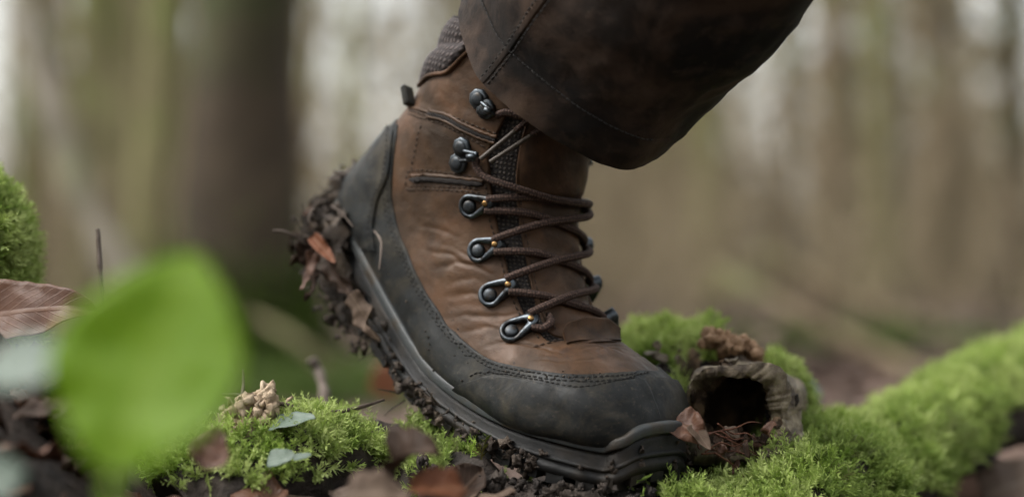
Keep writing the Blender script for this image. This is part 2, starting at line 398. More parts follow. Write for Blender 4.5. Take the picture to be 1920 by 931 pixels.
# tongue pad (leather)
us = np.linspace(.0, U_F + .02, 120); mb = MB()
seg = [.0, .118, .30, .62, 1.3]
def tb(x, u):
    a = (np.asarray(u) / U_F); r = 0 * a
    for c in (.47, ): r = r - .0022 * np.exp(-((a - c) / .012) ** 2)
    return r + .0022 * np.sin(np.pi * x) ** .5 - .001 * np.abs(np.sin(a * 21 + x * 2)) ** 6
strip_grid(mb, us, -php(us), php(us), -.0010, 40, (True, True), bulge=tb, base=-.003); part('tongue', mb, M['leather'])
# leather upper (quarters + vamp) with the creases of walking
CR = [([(812, 505), (850, 492), (895, 500), (930, 520)], 1.0), ([(800, 470), (845, 478), (880, 500)], .8), ([(835, 560), (880, 545), (915, 560)], .7), ([(850, 598), (890, 590), (940, 592), (975, 585)], 1.0),
      ([(868, 622), (910, 612), (950, 622)], .8), ([(905, 655), (950, 640), (1000, 648), (1050, 660)], .9), ([(1080, 655), (1130, 648), (1170, 662)], .7), ([(780, 420), (820, 428), (860, 445)], .5),
      ([(820, 165), (835, 180), (842, 200)], .9), ([(832, 158), (850, 178), (858, 205)], .9), ([(850, 160), (866, 182), (880, 215)], .7), ([(1000, 672), (1060, 676), (1120, 672)], .5), ([(835, 535), (875, 522), (905, 530)], .6), ([(860, 470), (885, 482), (905, 500)], .6)]
CR = [(uvline(l, 14), a) for l, a in CR]
def crease(u, ph):
    q = np.stack([np.asarray(u) * .32, np.abs(np.asarray(ph)) * .042], -1); r = np.zeros(q.shape[:-1])
    q = q + .0012 * np.stack([fbm(np.concatenate([q, 0 * q[..., :1]], -1), 160, 2, 8), fbm(np.concatenate([q, 0 * q[..., :1]], -1), 160, 2, 9)], -1)
    for l, a in CR:
        p = np.stack([l[:, 0] * .32, np.abs(l[:, 1]) * .042], 1); d = np.full(q.shape[:-1], 9.0); tt0 = np.zeros(q.shape[:-1])
        for i in range(len(p) - 1):
            e = p[i + 1] - p[i]; t = np.clip(((q - p[i]) @ e) / max(e @ e, 1e-12), 0, 1); dd = np.linalg.norm(q - p[i] - t[..., None] * e, axis=-1); m_ = dd < d; d = np.where(m_, dd, d); tt0 = np.where(m_, (i + t) / (len(p) - 1), tt0)
        f = a * np.sin(np.pi * np.clip(tt0, .02, .98)) ** .6
        r = r - f * .00055 * np.exp(-(d / .0011) ** 2) + f * .00026 * np.exp(-((d - .0028) / .0018) ** 2)
    return r
mb = MB(); us = np.linspace(.012, U_T, 250)
lo = phf(us); hi = np.maximum(np.minimum(phr(us) + .05, np.pi), lo + 1e-4)
v0 = us > U_F + .014
strip_grid(mb, us, lo, hi, 0.0, 90, (True, False), base=-.003, fade=True, disp=crease)
strip_grid(mb, us, -lo, -hi, 0.0, 90, (True, False), base=-.003, fade=True, disp=crease)
UP = part('upper', mb, M['leather'])
import bmesh
_bm = bmesh.new(); _bm.from_mesh(UP.data); bmesh.ops.remove_doubles(_bm, verts=_bm.verts, dist=2e-5); bmesh.ops.recalc_face_normals(_bm, faces=_bm.faces); _bm.to_mesh(UP.data); _bm.free()
# black rand all round
mb = MB(); us = np.r_[np.linspace(ru[0], ru[0] + .03, 30), np.linspace(ru[0] + .031, U_T - .02, 130), np.linspace(U_T - .0195, U_T, 30), np.linspace(U_T + .003, .996, 40)]
lo = phr(us); strip_grid(mb, us, lo, 2 * np.pi - lo, .0012, 130, (True, True), base=-.001, fade=True); part('rand', mb, M['rand'])
# heel counter overlay
hc_px = [(742, 246), (731, 330), (712, 372), (703, 420), (706, 470)]
hl = uvline(hc_px, 40); hu, hp = phi_of_u(hl); us = np.linspace(hu[0], hu[-1], 60); lo = np.interp(us, hu, hp)
mb = MB(); strip_grid(mb, us, lo, 2 * np.pi - lo, .0028, 60, (True, True), base=.0008); part('heel_counter', mb, M['rand'])
# toe cap
tc_px = [(853, 745), (862, 728), (880, 712), (915, 702), (980, 712), (1060, 728), (1100, 730), (1160, 719), (1215, 706)]
tl = uvline(tc_px, 70); tl[:22, 0] = np.linspace(.570, tl[22, 0], 22); tu, tp = phi_of_u(tl); kk = tp > 0; tu, tp = tu[kk], tp[kk]; tu = np.r_[tu[0] - .006, tu, tu[-1] + .006]; tp = np.r_[np.pi, tp, 0]
us = np.r_[np.linspace(tu[0], tu[-1], 230), np.linspace(tu[-1] + .003, .996, 30)]; lo = np.interp(us, tu, tp)
mb = MB(); strip_grid(mb, us, lo, 2 * np.pi - lo, .0028, 120, (True, True), base=.0004, fade=True); part('toe_cap', mb, M['rand'])
# padded collar with piping
col_px = [(786, 160), (800, 148), (815, 140), (838, 137), (852, 127), (876, 100), (905, 75)]
cl = uvline(col_px, 50); o = np.argsort(cl[:, 1]); cph, cu = cl[o, 1], cl[o, 0]
ph = np.linspace(cph[0], 2 * np.pi - cph[0], 120); phm = np.where(ph > np.pi, 2 * np.pi - ph, ph); uc = np.interp(phm, cph, cu)
t = np.linspace(0, 1, 30); uu = (1 - t)[None] * (uc[:, None]) + t[None] * -.02; 
puff = .0035 * np.abs(np.sin(t * np.pi * 2.2)) ** .6 + .0005
mb = MB(); uu = np.maximum(uu, 0); V = boot(uu, ph[:, None], np.broadcast_to(puff, uu.shape)); mb.add(V, gridF(120, 30), np.stack(np.broadcast_arrays(ph[:, None] * .04, uu * .32), -1)); 
CO = part('collar', mb, M['collar'])
mb = MB(); mb.add(*tube(boot(uc, ph, .0012), .0013, 8)); part('piping', mb, M['leather'], CO)
# inside of the shaft (dark lining closes the top)
mb = MB(); t = np.linspace(0, 1, 12); aa = np.linspace(0, 2 * np.pi, 64, endpoint=False); uu = np.linspace(0, .22, 12)[:, None]
mb.add(boot(uu, aa[None], -.005), gridF(12, 64, True)); part('lining', mb, M['slit'])

# ---- stitching: rows of short raised threads
def stitches(mb, line_px=None, uvl=None, off=.0006, pitch=.0036, ln=.0026, wd=.00042, n=80, mirror=False, tilt=.0):
    uvl = uvline(line_px, n) if uvl is None else uvl
    p = boot(uvl[:, 0], uvl[:, 1], off); d = np.r_[0, np.cumsum(np.linalg.norm(np.diff(p, axis=0), axis=1))]
    s = np.arange(pitch * .5, d[-1], pitch)
    U = np.interp(s, d, uvl[:, 0]); F_ = np.interp(s, d, uvl[:, 1])
    c = np.stack([np.interp(s, d, p[:, k]) for k in range(3)], 1); e = .0006
    a = np.stack([np.interp(s + e, d, p[:, k]) for k in range(3)], 1) - np.stack([np.interp(s - e, d, p[:, k]) for k in range(3)], 1)
    T = nrmz(a); Nn = boot_nrm(U, F_); B = np.cross(Nn, T); T = nrmz(T + tilt * B); B = np.cross(Nn, T)
    for q in range(len(s)):
        V = []
        for x, h, w_ in ((-.5, -.0003, .5), (-.25, .0004, 1), (.25, .0004, 1), (.5, -.0003, .5)):
            for y in (-1, 0, 1): V.append(c[q] + T[q] * x * ln + B[q] * y * wd * w_ + Nn[q] * (h if y == 0 else h * .3 - .0002))
        mb.add(V, gridF(4, 3))
def shift(line, k): 
    l = np.asarray(line, float); t = np.gradient(l, axis=0); n = np.stack([-t[:, 1], t[:, 0]], 1); return l + nrmz(n) * k
mb = MB(); md = MB()
rr = spline(rand_px, 90)
stitches(md, shift(rr, 6), n=None, off=.0016, pitch=.0034); stitches(md, shift(rr, 13), n=None, off=.0016, pitch=.0034)
stitches(md, shift(spline(tc_px, 60), -5)[16:], n=None, off=.0016, pitch=.0032)
stitches(md, shift(spline(hc_px, 40), 6), n=None, off=.0034, pitch=.0034)
top_seam = [(768, 206), (790, 213), (820, 222), (850, 235), (880, 250), (912, 268)]
stitches(mb, top_seam); stitches(mb, shift(spline(top_seam, 40), 7), n=None)
stitches(mb, shift(spline([(806, 206), (840, 214), (880, 230), (935, 252)], 30), 0), n=None)
stitches(mb, [(790, 232), (782, 262), (775, 292), (771, 320)])
stitches(mb, [(764, 322), (772, 319), (800, 319), (850, 325), (900, 333)]); stitches(mb, [(764, 326), (764, 352), (780, 355)], n=30)
stitches(mb, [(766, 354), (800, 354), (850, 356), (905, 360)]); stitches(mb, [(768, 348), (800, 348), (850, 350), (900, 352)])
fr = spline(face_px[2:9], 60)
stitches(mb, shift(fr, 8)[10:], n=None); 
stitches(mb, shift(spline(pad_px[2:8], 50), -7), n=None, off=.0010)
stitches(mb, [(1000, 650), (1035, 641), (1075, 633), (1120, 628)], off=.0006)
part('stitching', mb, M['thread'], kind='stuff'); part('rand_stitching', md, M['thread_dark'], kind='stuff')

# ---- slits with woven gusset and leather lips
def ribbon(mb, line_px, half, off, n=50, k=7, dome=.0008, taper=True):
    l = spline(line_px, n); t = np.linspace(0, 1, n); tp_ = np.minimum(1, np.minimum(t, 1 - t) / .12) ** .5 if taper else np.ones(n)
    nn = nrmz(np.stack([-np.gradient(l, axis=0)[:, 1], np.gradient(l, axis=0)[:, 0]], 1))
    rows = []
    for j in np.linspace(-1, 1, k): rows.append(l + nn * (half * j * tp_)[:, None])
    G = np.stack(rows, 1); uv = np.array([[uvpix(*q) for q in r] for r in G])
    j = np.linspace(-1, 1, k); of = off + dome * (1 - j ** 2)
    of = of[None] * np.ones((n, 1)); of[:, 0] = of[:, -1] = -.001
    V = boot(uv[..., 0], uv[..., 1], of); mb.add(V, gridF(n, k), np.stack([uv[..., 1] * .04, uv[..., 0] * .32], -1))
for line, half in (([(770, 337), (800, 335), (840, 338), (880, 342), (908, 345)], 7), ([(802, 212), (835, 220), (870, 238), (905, 254), (930, 262)], 6)):
    mb = MB(); ribbon(mb, line, half, .0009); part('slit', mb, M['slit'])
    for sg in (-1, 1):
        mb = MB(); l = shift(spline(line, 40), sg * half); p = np.array([uvpix(*q) for q in l]); mb.add(*tube(boot(p[:, 0], p[:, 1], .0006), .0011, 6)); part('slit_edge', mb, M['leather'])
# seam edges of the ankle panel
mb = MB(); p = uvline([(768, 201), (800, 209), (850, 230), (915, 262)], 40); mb.add(*tube(boot(p[:, 0], p[:, 1], .0002), .0009, 6)); part('seam', mb, M['leather'])
# tab where the tongue meets the vamp
mb = MB(); u1, _ = uvpix(1070, 642); t = np.linspace(0, 1, 14); ph = np.linspace(-.47, .46, 40)
hgt = 1 - .62 * (np.abs(ph) / .47) ** 2.6 + .05 * np.sin(ph * 23)
uu = u1 + .004 - t[:, None] * (.050 * hgt)[None]; of = .0012 + .0075 * t[:, None] ** 1.4 * (.6 + .4 * np.cos(ph * 3))[None]
V1 = boot(uu, ph[None], of); V2 = boot(uu, ph[None], of - .0022)
n = len(t) * len(ph); F1 = gridF(14, 40); F2 = [tuple(i + n for i in f[::-1]) for f in F1]
rim = []
ring = [13 * 40 + j for j in range(40)]
for a, b in zip(ring[:-1], ring[1:]): rim.append((a, b, b + n, a + n))
for i in range(13):
    rim.append((i * 40, (i + 1) * 40, (i + 1) * 40 + n, i * 40 + n)); rim.append((i * 40 + 39, i * 40 + 39 + n, (i + 1) * 40 + 39 + n, (i + 1) * 40 + 39))
mb.add(np.concatenate([V1.reshape(-1, 3), V2.reshape(-1, 3)]), F1 + F2 + rim); part('tongue_tab', mb, M['leather'])
# heel pull loop
mb = MB(); u2, p2_ = uvpix(777, 186); c = boot(u2, p2_, .004); nn = boot_nrm(np.array(u2), np.array(p2_))
ax1 = nrmz(E1 * .25 + E2 * -1.0); ax2 = np.cross(nn, ax1)
V = [c + ax1 * a * .0055 + ax2 * b * .0038 + nn * h * .003 for a in (-1, 1) for b in (-1, 1) for h in (-1, 1)]
mb.add(V, [(0, 1, 3, 2), (4, 6, 7, 5), (0, 4, 5, 1), (2, 3, 7, 6), (0, 2, 6, 4), (1, 5, 7, 3)]); lo_ = part('heel_loop', mb, M['rand'], smooth=False)
bv = lo_.modifiers.new('bevel', 'BEVEL'); bv.width = .0012; bv.segments = 2

# ---- sole: path of the feather edge (station, angle), near side heel -> toe, mirrored on the far side
sole_px = [(1100, 829), (1125, 834), (1150, 835), (1166, 824), (1182, 811), (1196, 804), (1225, 798), (1262, 793)]
st_u = np.linspace(4.75 / 15, 10.3 / 15, 60); st_p = np.interp(st_u * 15, [4.75, 4.95, 5.3, 6, 8, 10.3], [np.pi, 2.75, 2.5, 2.42, 2.40, 2.36])
tt = np.array([uvpix(*q) for q in spline(sole_px, 40)]); tt = tt[tt[:, 1] > 0.0]
pu_ = np.r_[st_u, tt[:, 0]]; pp_ = np.r_[st_p, tt[:, 1]]
near = boot_raw(pu_, pp_); nn = boot_nrm(pu_, pp_)
near = resample(np.concatenate([near, nn, pu_[:, None]], 1), 150)
def mir(a): d = (a - ORG) @ E3 if a.ndim == 2 else 0; return a - 2 * d[:, None] * E3
def mirv(a): return a - 2 * (a @ E3)[:, None] * E3
mid = (near[-1, :3] + mir(near[-1:, :3])[0]) / 2 + .002 * nrmz(E1 + 0 * E2)
far = np.concatenate([mir(near[:, :3]), mirv(near[:, 3:6]), near[:, 6:]], 1)[::-1]
loop = np.concatenate([near, far[:-1]], 0)
kz = np.array([1, 2, 3, 4, 3, 2, 1.]); kz /= kz.sum()
def csm(a, it=1):
    for _ in range(it): a = np.stack([np.convolve(np.r_[a[-3:, k], a[:, k], a[:3, k]], kz, 'valid') for k in range(a.shape[1])], 1)
    return a
loop = csm(loop, 3)
LP = loop[:, :3]; LU = loop[:, 6]
op = RING[:, 2:4]; tng = np.gradient(op, axis=0)
def down_dir(u):                                      # perpendicular to the sole in the sagittal plane
    x = np.clip(u * 15, 5.3, 11.5); a = np.interp(x, [5.3, 6, 7, 8, 9, 10, 11.5], np.radians([-47, -46, -45, -36, -24, -14, -8]))
    return (np.sin(a))[:, None] * E1 - np.cos(a)[:, None] * E2
DN = csm(down_dir(LU), 6); DN = nrmz(DN)
TG = nrmz(np.roll(LP, -1, 0) - np.roll(LP, 1, 0)); OUT = nrmz(np.cross(TG, DN))
cen = LP.mean(0)
if np.mean(np.einsum('ij,ij->i', OUT, LP - cen)) < 0: OUT = -OUT
OUT = nrmz(csm(OUT, 3))
th = np.interp(LU * 15, [4.7, 6.5, 7.5, 9, 12, 15], [.029, .027, .020, .018, .020, .024])   # sole thickness
rise = np.interp(LU * 15, [4.5, 10, 11.5, 15], [0, 0, 0, 1.0])
def sweep(prof, mat_, name, jit=0, close=False):
    n = len(LP); rows = []
    for (o_, d_) in prof: rows.append(LP + OUT * np.asarray(o_ if not callable(o_) else o_())[..., None] + DN * np.asarray(d_ if not callable(d_) else d_())[..., None])
    V = np.stack(rows, 1); 
    if jit: V = V + OUT[:, None] * (fbm(V, 160, 3, 9) * jit)[..., None]
    F = gridF(n, len(prof), False, True); mb = MB(); V = V.reshape(-1, 3)
    if close:
        F.append(tuple((i * len(prof) + len(prof) - 1) for i in range(n)))
    mb.add(V, F); return part(name, mb, mat_)
z = lambda v: np.full(len(LP), v)
SOLE = sweep([(z(-.004), z(.001)), (z(.0032), z(.0035)), (z(.0042), z(.006)), (z(.0040), th * .72), (z(.0052), th * .76), (z(.0048), th * .98), (z(.003), th), (z(-.006), th + .0003), (z(-.016), th + .0006)], M['sole'], 'outsole', .0004, True)
sweep([(z(-.003), z(-.0034)), (z(.0042), z(-.0032)), (z(.0052), z(-.0027)), (z(.0056), z(-.0018)), (z(.0060), z(.0018)), (z(.0056), z(.0026)), (z(.0042), z(.0030)), (z(-.003), z(.0030))], M['strip'], 'sole_edge', .00015)
sweep([(z(.002), th * .50), (z(.0050), th * .52), (z(.0056), th * .58), (z(.0050), th * .64), (z(.002), th * .66)], M['sole'], 'sole_ridge', .0004)
# tread lugs round the edge
lug = None
arc = np.r_[0, np.cumsum(np.linalg.norm(np.diff(LP, axis=0), axis=1))]
for s_ in np.arange(.004, arc[-1], .0145):
    i = int(np.argmin(abs(arc - s_))); c = LP[i] + DN[i] * (th[i] + .0015) + OUT[i] * -.004
    V = [c + TG[i] * a * .0048 + OUT[i] * b * .0085 + DN[i] * h * .0032 for a in (-1, 1) for b in (-1, 1) for h in (-1, 1)]
    mb = MB(); mb.add(V, [(0, 1, 3, 2), (4, 6, 7, 5), (0, 4, 5, 1), (2, 3, 7, 6), (0, 2, 6, 4), (1, 5, 7, 3)])
    part('lug', mb, M['sole'], SOLE, False)
# ---- eyelets, hooks, laces
def lathe(c, ax, prof, k=20):
    ax = nrmz(np.asarray(ax)); a0 = nrmz(np.cross(ax, [0.3, .2, .93])); b0 = np.cross(ax, a0); a = np.linspace(0, 2 * np.pi, k, endpoint=False)
    V = np.array([c + ax * h + r * (np.cos(x) * a0 + np.sin(x) * b0) for r, h in prof for x in a]); F = gridF(len(prof), k, True)
    F.append(tuple(range((len(prof) - 1) * k, len(prof) * k))); return V, F
def dome(r, h): return [(r * 1.02, -.001), (r, h * .25), (r * .9, h * .6), (r * .7, h * .85), (r * .35, h * .98), (.00005, h)]
def frame_at(px0, px1, off, mirror=False):
    (u0, p0), (u1, p1) = uvpix(*px0), uvpix(*px1)
    if mirror: p0, p1 = -p0, -p1
    a = boot(u0, p0, off); b = boot(u1, p1, off); n = nrmz(boot_nrm(np.array(u0), np.array(p0)) + boot_nrm(np.array(u1), np.array(p1)))
    x = nrmz(b - a); x = nrmz(x - n * np.dot(x, n)); y = np.cross(n, x); return a, b, x, y, n
def eyelet(px0, px1, mirror=False):
    a, b, x, y, n = frame_at(px0, px1, .0034 if mirror else .0012, mirror); L = np.linalg.norm(b - a)
    def tear(r0, r1, k=40):                           # teardrop: big circle at 0, small circle at L
        pts = []; be = math.acos((r0 - r1) / L)
        for t in np.linspace(be, 2 * np.pi - be, 26): pts.append((r0 * math.cos(t), r0 * math.sin(t)))
        for t in np.linspace(-be, be, 14): pts.append((L + r1 * math.cos(t), r1 * math.sin(t)))
        return np.array(pts)
    o = tear(.0068, .0040); i = tear(.0044, .0012); i[:, 0] = np.where(i[:, 0] > L * .5, i[:, 0] - .0034, i[:, 0])
    rows = []
    lift = lambda q: .0030 * np.clip(q[:, 0] / L, 0, 1.2)
    for q, h in ((o, -.002), (o * 1.0, .0006), (o * .96 + np.array([L * .02, 0]), .0014), (i * 1.04, .0015), (i, .0008), (i, -.001)):
        rows.append(a + q[:, :1] * x + q[:, 1:] * y + (h + lift(q) * (h > -.0015))[:, None] * n)
    V = np.stack(rows, 1); nv = V.shape[1]; F = gridF(len(o), nv, False, True)
    mb = MB(); mb.add(V, F)
    e = part('eyelet', mb, M['metal'])
    mb = MB(); mb.add(*lathe(a - x * .0004 + n * .0002, n, dome(.0037, .0021))); part('stud', mb, M['stud'], e)
    mb = MB(); mb.add(*lathe(b + n * .0046, n, dome(.0017, .0010), 14)); part('rivet', mb, M['brass'], e)
    return a, b, x, y, n
EY = [((884, 386), (918, 378)), ((899, 470), (935, 458)), ((921, 551), (957, 537)), ((961, 622), (997, 606))]
near_tip = []; far_tip = []
for q in EY:
    a, b, x, y, n = eyelet(*q); near_tip.append((a, b, x, y, n)); far_tip.append(eyelet(*q, mirror=True))
def hook(s1, s2, tip, mirror=False):
    mb = MB(); a, b, x, y, n = frame_at(s1, s2, .0010, mirror); ut = uvpix(*tip); t = boot(ut[0], -ut[1] if mirror else ut[1], .0045)
    for c in (a, b):
        k = 8; an = np.linspace(0, 2 * np.pi, k, endpoint=False) + .39
        V = np.array([c + r * (np.cos(z_) * x + np.sin(z_) * y) + h * n for r, h in ((.0058, -.0008), (.0058, .0010), (.0050, .0015), (.0001, .0015)) for z_ in an]); mb.add(V, gridF(4, k, True))
    m = (a + b) / 2
    for c in (a * .7 + m * .3, b * .7 + m * .3):
        mb.add(*tube(spline([c + n * .0008, c * .5 + (t + (c - m) * .55) * .5 + n * .0012, t + (c - m) * .55 + n * .001], 10), .0011, 8))
    mb.add(*tube([t + (a - m) * .6 + n * .001, t + n * .0016, t + (b - m) * .6 + n * .001], .0012, 8))
    mb.add(*tube([t + (a - m) * .3, t + n * .003 - nrmz(t - m) * .001, t + n * .0045 - nrmz(t - m) * .004], .0018, 8))
    h_ = part('lace_hook', mb, M['metal'])
    for c in (a, b):
        m2 = MB(); m2.add(*lathe(c + n * .0012, n, dome(.0038, .0017))); part('stud', m2, M['stud'], h_)
    return t
h_near = hook((868, 276), (860, 305), (902, 292)); h_far = hook((868, 276), (860, 305), (902, 292), True)
hook((899, 184), (912, 203), (932, 208)); hook((899, 184), (912, 203), (932, 208), True)
def lift_pts(px, off):
    r = np.array([uvpix(*q) for q in px]); return boot(r[:, 0], r[:, 1], off)
def lace(name, px, offs, far, start=None, skip=7):
    l = spline(px, 24); uv = np.array([uvpix(*q) for q in l])[:24 - skip]; k_, du = far
    ue = np.array([far_uv[k_][0] + du, far_uv[k_][1]]); m = skip + 4
    tail = np.array([uv[-1] * (1 - t) + ue * t for t in smooth01(np.linspace(0, 1, m + 1)[1:]) * .5 + np.linspace(0, 1, m + 1)[1:] * .5])
    uv = np.concatenate([uv, tail]); n_ = len(uv)
    k = np.array([1, 2, 3, 2, 1]) / 9.
    for _ in range(3): uv[2:-2] = np.stack([np.convolve(uv[:, c], k, 'valid') for c in range(2)], 1)
    o = np.interp(np.linspace(0, 1, n_), np.linspace(0, 1, len(offs)), offs)
    p = boot(uv[:, 0], uv[:, 1], o)
    if start is not None: p[0] = start; p[1] = (p[0] + p[2]) / 2
    for _ in range(2): p[2:-2] = np.stack([np.convolve(p[:, c], k, 'valid') for c in range(3)], 1)
    return spline(p, 70)
far_uv = []
for q in EY: t_ = uvpix(*q[1]); far_uv.append((t_[0], -t_[1] * .93))
mb = MB(); R_ = .00215
runs = [
 lace('l', [(886, 315), (917, 331), (971, 348), (1021, 370), (1071, 381), (1095, 387)], [.004, .005, .0065, .0066, .005, .0022], (0, -.006), h_near),
 lace('l', [(920, 371), (955, 367), (994, 366), (1033, 372), (1060, 378), (1092, 384)], [.005, .0042, .0036, .0032, .0028, .0020], (0, -.002)),
 lace('l', [(917, 392), (963, 392), (1009, 402), (1048, 420), (1071, 435), (1087, 455)], [.005, .0042, .0036, .0032, .0028, .0020], (1, -.004)),
 lace('l', [(930, 450), (971, 430), (1017, 414), (1060, 407), (1091, 410)], [.005, .0052, .0066, .0066, .0025], (0, .004)),
 lace('l', [(932, 474), (971, 472), (1006, 474), (1033, 486), (1064, 501), (1091, 520)], [.005, .0042, .0036, .0032, .0028, .0020], (2, -.004)),
 lace('l', [(951, 526), (986, 509), (1029, 491), (1064, 480), (1091, 474)], [.005, .0052, .0066, .0066, .0025], (1, .004)),
 lace('l', [(958, 551), (1002, 555), (1040, 567), (1071, 579), (1110, 590)], [.005, .0042, .0036, .0030, .0020], (3, -.004)),
 lace('l', [(992, 596), (1021, 580), (1056, 563), (1087, 551), (1102, 542)], [.005, .0052, .0066, .0066, .0025], (2, .004)),
]
for q in runs: mb.add(*tube(q, R_, 10))
# bottom loop disappears under the tab
p = lift_pts(spline([(999, 618), (1014, 622), (1026, 617), (1030, 606), (1024, 598)], 20), .003); mb.add(*tube(p, R_, 10))
# ends that come down from under the trouser hem
ends = []
for (a, b) in (((998, 214), (916, 293)), ((1030, 224), (931, 298))):
    q = lift_pts(spline([a, ((a[0] + b[0]) / 2, (a[1] + b[1]) / 2), b], 12), np.linspace(.004, .010, 12)); q = spline(np.array([q[0], q[5] + .001, q[-1]]), 30); ends.append(q)
    mb.add(*tube(q[:14], .0016, 8))
q = lift_pts(spline([(935, 214), (960, 210), (990, 222)], 12), .004); mb.add(*tube(q, R_, 8))
part('lace', mb, M['lace'])
M['aglet'] = simple('pale_cord', (.08, .062, .048), (.16, .128, .10), 400, .6, .3, .0004)
for q in ends:
    mb = MB(); mb.add(*tube(q[13:], .0012, 8)); part('lace_tip', mb, M['aglet'])

# ---- mud caked on heel and sole (uncountable)
def blob(c, r, seed, squash=(1, 1, 1), amp=.55, sub=2, freq=1.6):
    import bmesh
    bm = bmesh.new(); bmesh.ops.create_icosphere(bm, subdivisions=sub, radius=1.0)
    V = np.array([v.co[:] for v in bm.verts]); F = [[v.index for v in f.verts] for f in bm.faces]; bm.free()
    V = V * (1 + amp * fbm(V, freq, 3, seed) * .8)[:, None] * r * np.array(squash) + c
    return V, F
mud = MB(); k = 0
hu_ = LU * 15
idx_near = [i for i in range(len(LP)) if (LP[i] - ORG) @ E3 > -.03]
import bmesh as _b
def _ico(sub):
    bm = _b.new(); _b.ops.create_icosphere(bm, subdivisions=sub, radius=1.0); V = np.array([v.co[:] for v in bm.verts]); F = [[v.index for v in f.verts] for f in bm.faces]; bm.free(); return V, F
ICO = {1: _ico(1), 2: _ico(2), 3: _ico(3)}
def clod(c, r, seed, sub=2, amp=.7, freq=2.2, sq=None):
    V, F = ICO[sub]; V = V * (1 + amp * fbm(V, freq, 3, seed, .65))[:, None] * r * (rng.uniform(.55, 1.35, 3) if sq is None else sq) + c; return V, F
# the smeared layer that hides the tread
ii = [i for i in range(len(LP)) if hu_[i] < 10.9]
n_ = len(LP); lay = np.linspace(0, 1, 22); heel_ = smooth01((7.7 - hu_) / 1.4); fore_ = smooth01((hu_ - 6.8) / 1.0) * smooth01((11.2 - hu_) / .8); ms_ = np.maximum(heel_, .75 * fore_)
Vm = []
for x in lay:
    dd = (th * (.30 + .55 * (1 - heel_) * .6) - (.012 + .3 * th) * smooth01((6.3 - hu_) / .8)) * (1 - x) + x * (th + .006 + .013 * heel_); oo = -.016 * smooth01((x - .75) / .25) + .0052
    q = LP + DN * dd[:, None] + OUT * oo; nz = fbm(q, 95, 5, 91, .62) + .35 * fbm(q, 420, 3, 92)
    Vm.append(q + OUT * ((-.010 + ms_ * (.0100 + (.0058 + .0045 * heel_) * nz) ))[:, None] + DN * (ms_ * .0045 * fbm(q, 130, 4, 93))[:, None])
mud.add(np.stack(Vm, 1), gridF(n_, 22, False, True))
SHRED = [i for i in idx_near if hu_[i] < 7.0]
for i in idx_near:
    x = hu_[i]; heel = heel_[i]; fore = fore_[i]
    for _ in range(int(rng.poisson(34 * heel + 12 * fore + .5))):
        dd = rng.uniform(.30 + .25 * fore - .62 * smooth01((6.4 - x) / .8), 1.25) * th[i] + (rng.uniform(0, .020) if heel > .5 else 0); oo = rng.normal(.004, .003 + .002 * heel) - (.006 if dd > th[i] else 0)
        c = LP[i] + DN[i] * dd + OUT[i] * oo + TG[i] * rng.uniform(-.003, .003)
        r = min(.0034, .0005 + rng.exponential(.0008)); k += 1
        mud.add(*clod(c, r, k, 1 if r < .0010 else 2, .9, 2.6))
for i in idx_near:
    for _q in range(3 if hu_[i] < 7 else (1 if hu_[i] < 9.8 else 0)):            # fibres and shreds
        c = LP[i] + DN[i] * th[i] * rng.uniform(.3, 1.4) + OUT[i] * .006; d = nrmz(rng.normal(0, 1, 3) + OUT[i] * .8 + DN[i] * .5) * rng.uniform(.004, .014)
        mud.add(*tube(spline([c, c + d * .5 + rng.normal(0, .002, 3), c + d + rng.normal(0, .003, 3)], 8), np.linspace(.0005, .0002, 8), 4))
for _ in range(90):                                  # mud flecks splashed on rand and leather
    u_ = rng.uniform(.32, .72); f_ = float(phr(np.array(u_))) + abs(rng.normal(0, .45)) - .05
    if f_ < 2.5: mud.add(*clod(boot(u_, f_, .0016), rng.uniform(.0002, .0006), k, 1)); k += 1
part('caked_mud', mud, M['mud'], kind='stuff')

# ------------------------------------------------------------------ the leg in its trouser
PER = thing('person', local2world(np.array([1.0, 4.35, 0])), 'leg of a person in dark brown waxed trousers stepping up to the right', 'person')
TAX = np.array([.77, .64]); TAX = TAX / np.hypot(*TAX); TES = np.array([TAX[1], -TAX[0]])
def trou(v, t, off=0.0):
    v, t = np.broadcast_arrays(np.asarray(v, float), np.asarray(t, float))
    hem = .9 * np.maximum(0, np.cos(t)) * np.clip(1 - v / 12, 0, 1); vv = v + hem
    rf = 7.0 + vv * .03 + off * 100; rl_ = 6.7 + vv * .04 + off * 100
    fold = .16 * np.sin(t * 3 + vv * .25) + .03 * np.sin(t * 6.0 + vv * 1.1) * np.clip((vv - 1.5) / 5, 0, 1) * np.clip(vv / 6, .15, 1) + .10 * np.sin(t * 5 - vv * .4 + 1) + .10 * np.sin(t * 2 + vv * .9)
    rf = rf + fold; rl_ = rl_ + fold
    st = np.array([1.0, 4.35]) + vv[..., None] * TAX + (rf * np.cos(t))[..., None] * TES
    p = local2world(np.concatenate([st, (rl_ * np.sin(t))[..., None]], -1))
    return p
def trouser_pts(v, t, off=0.0):
    p = trou(v, t, off); n = trou(v, t, off + .001) - p; n = nrmz(n); return p + n * (.0016 * fbm(p, 22, 4, 21) + .0006 * fbm(p, 110, 2, 22))[..., None]
vv = np.r_[np.linspace(0, 12, 60), np.linspace(12.5, 46, 40)]; tt_ = np.linspace(0, 2 * np.pi, 160, endpoint=False)
Vo = trouser_pts(vv[:, None], tt_[None]); Vi = trouser_pts(vv[:, None], tt_[None], -.0016)
nV = len(vv); nT = 160; F = gridF(nV, nT, True); Fi = [tuple(i + nV * nT for i in f[::-1]) for f in F]
rim = [(j, (j + 1) % nT, (j + 1) % nT + nV * nT, j + nV * nT) for j in range(nT)]
mb = MB(); mb.add(np.concatenate([Vo.reshape(-1, 3), Vi.reshape(-1, 3)]), F + Fi + rim)
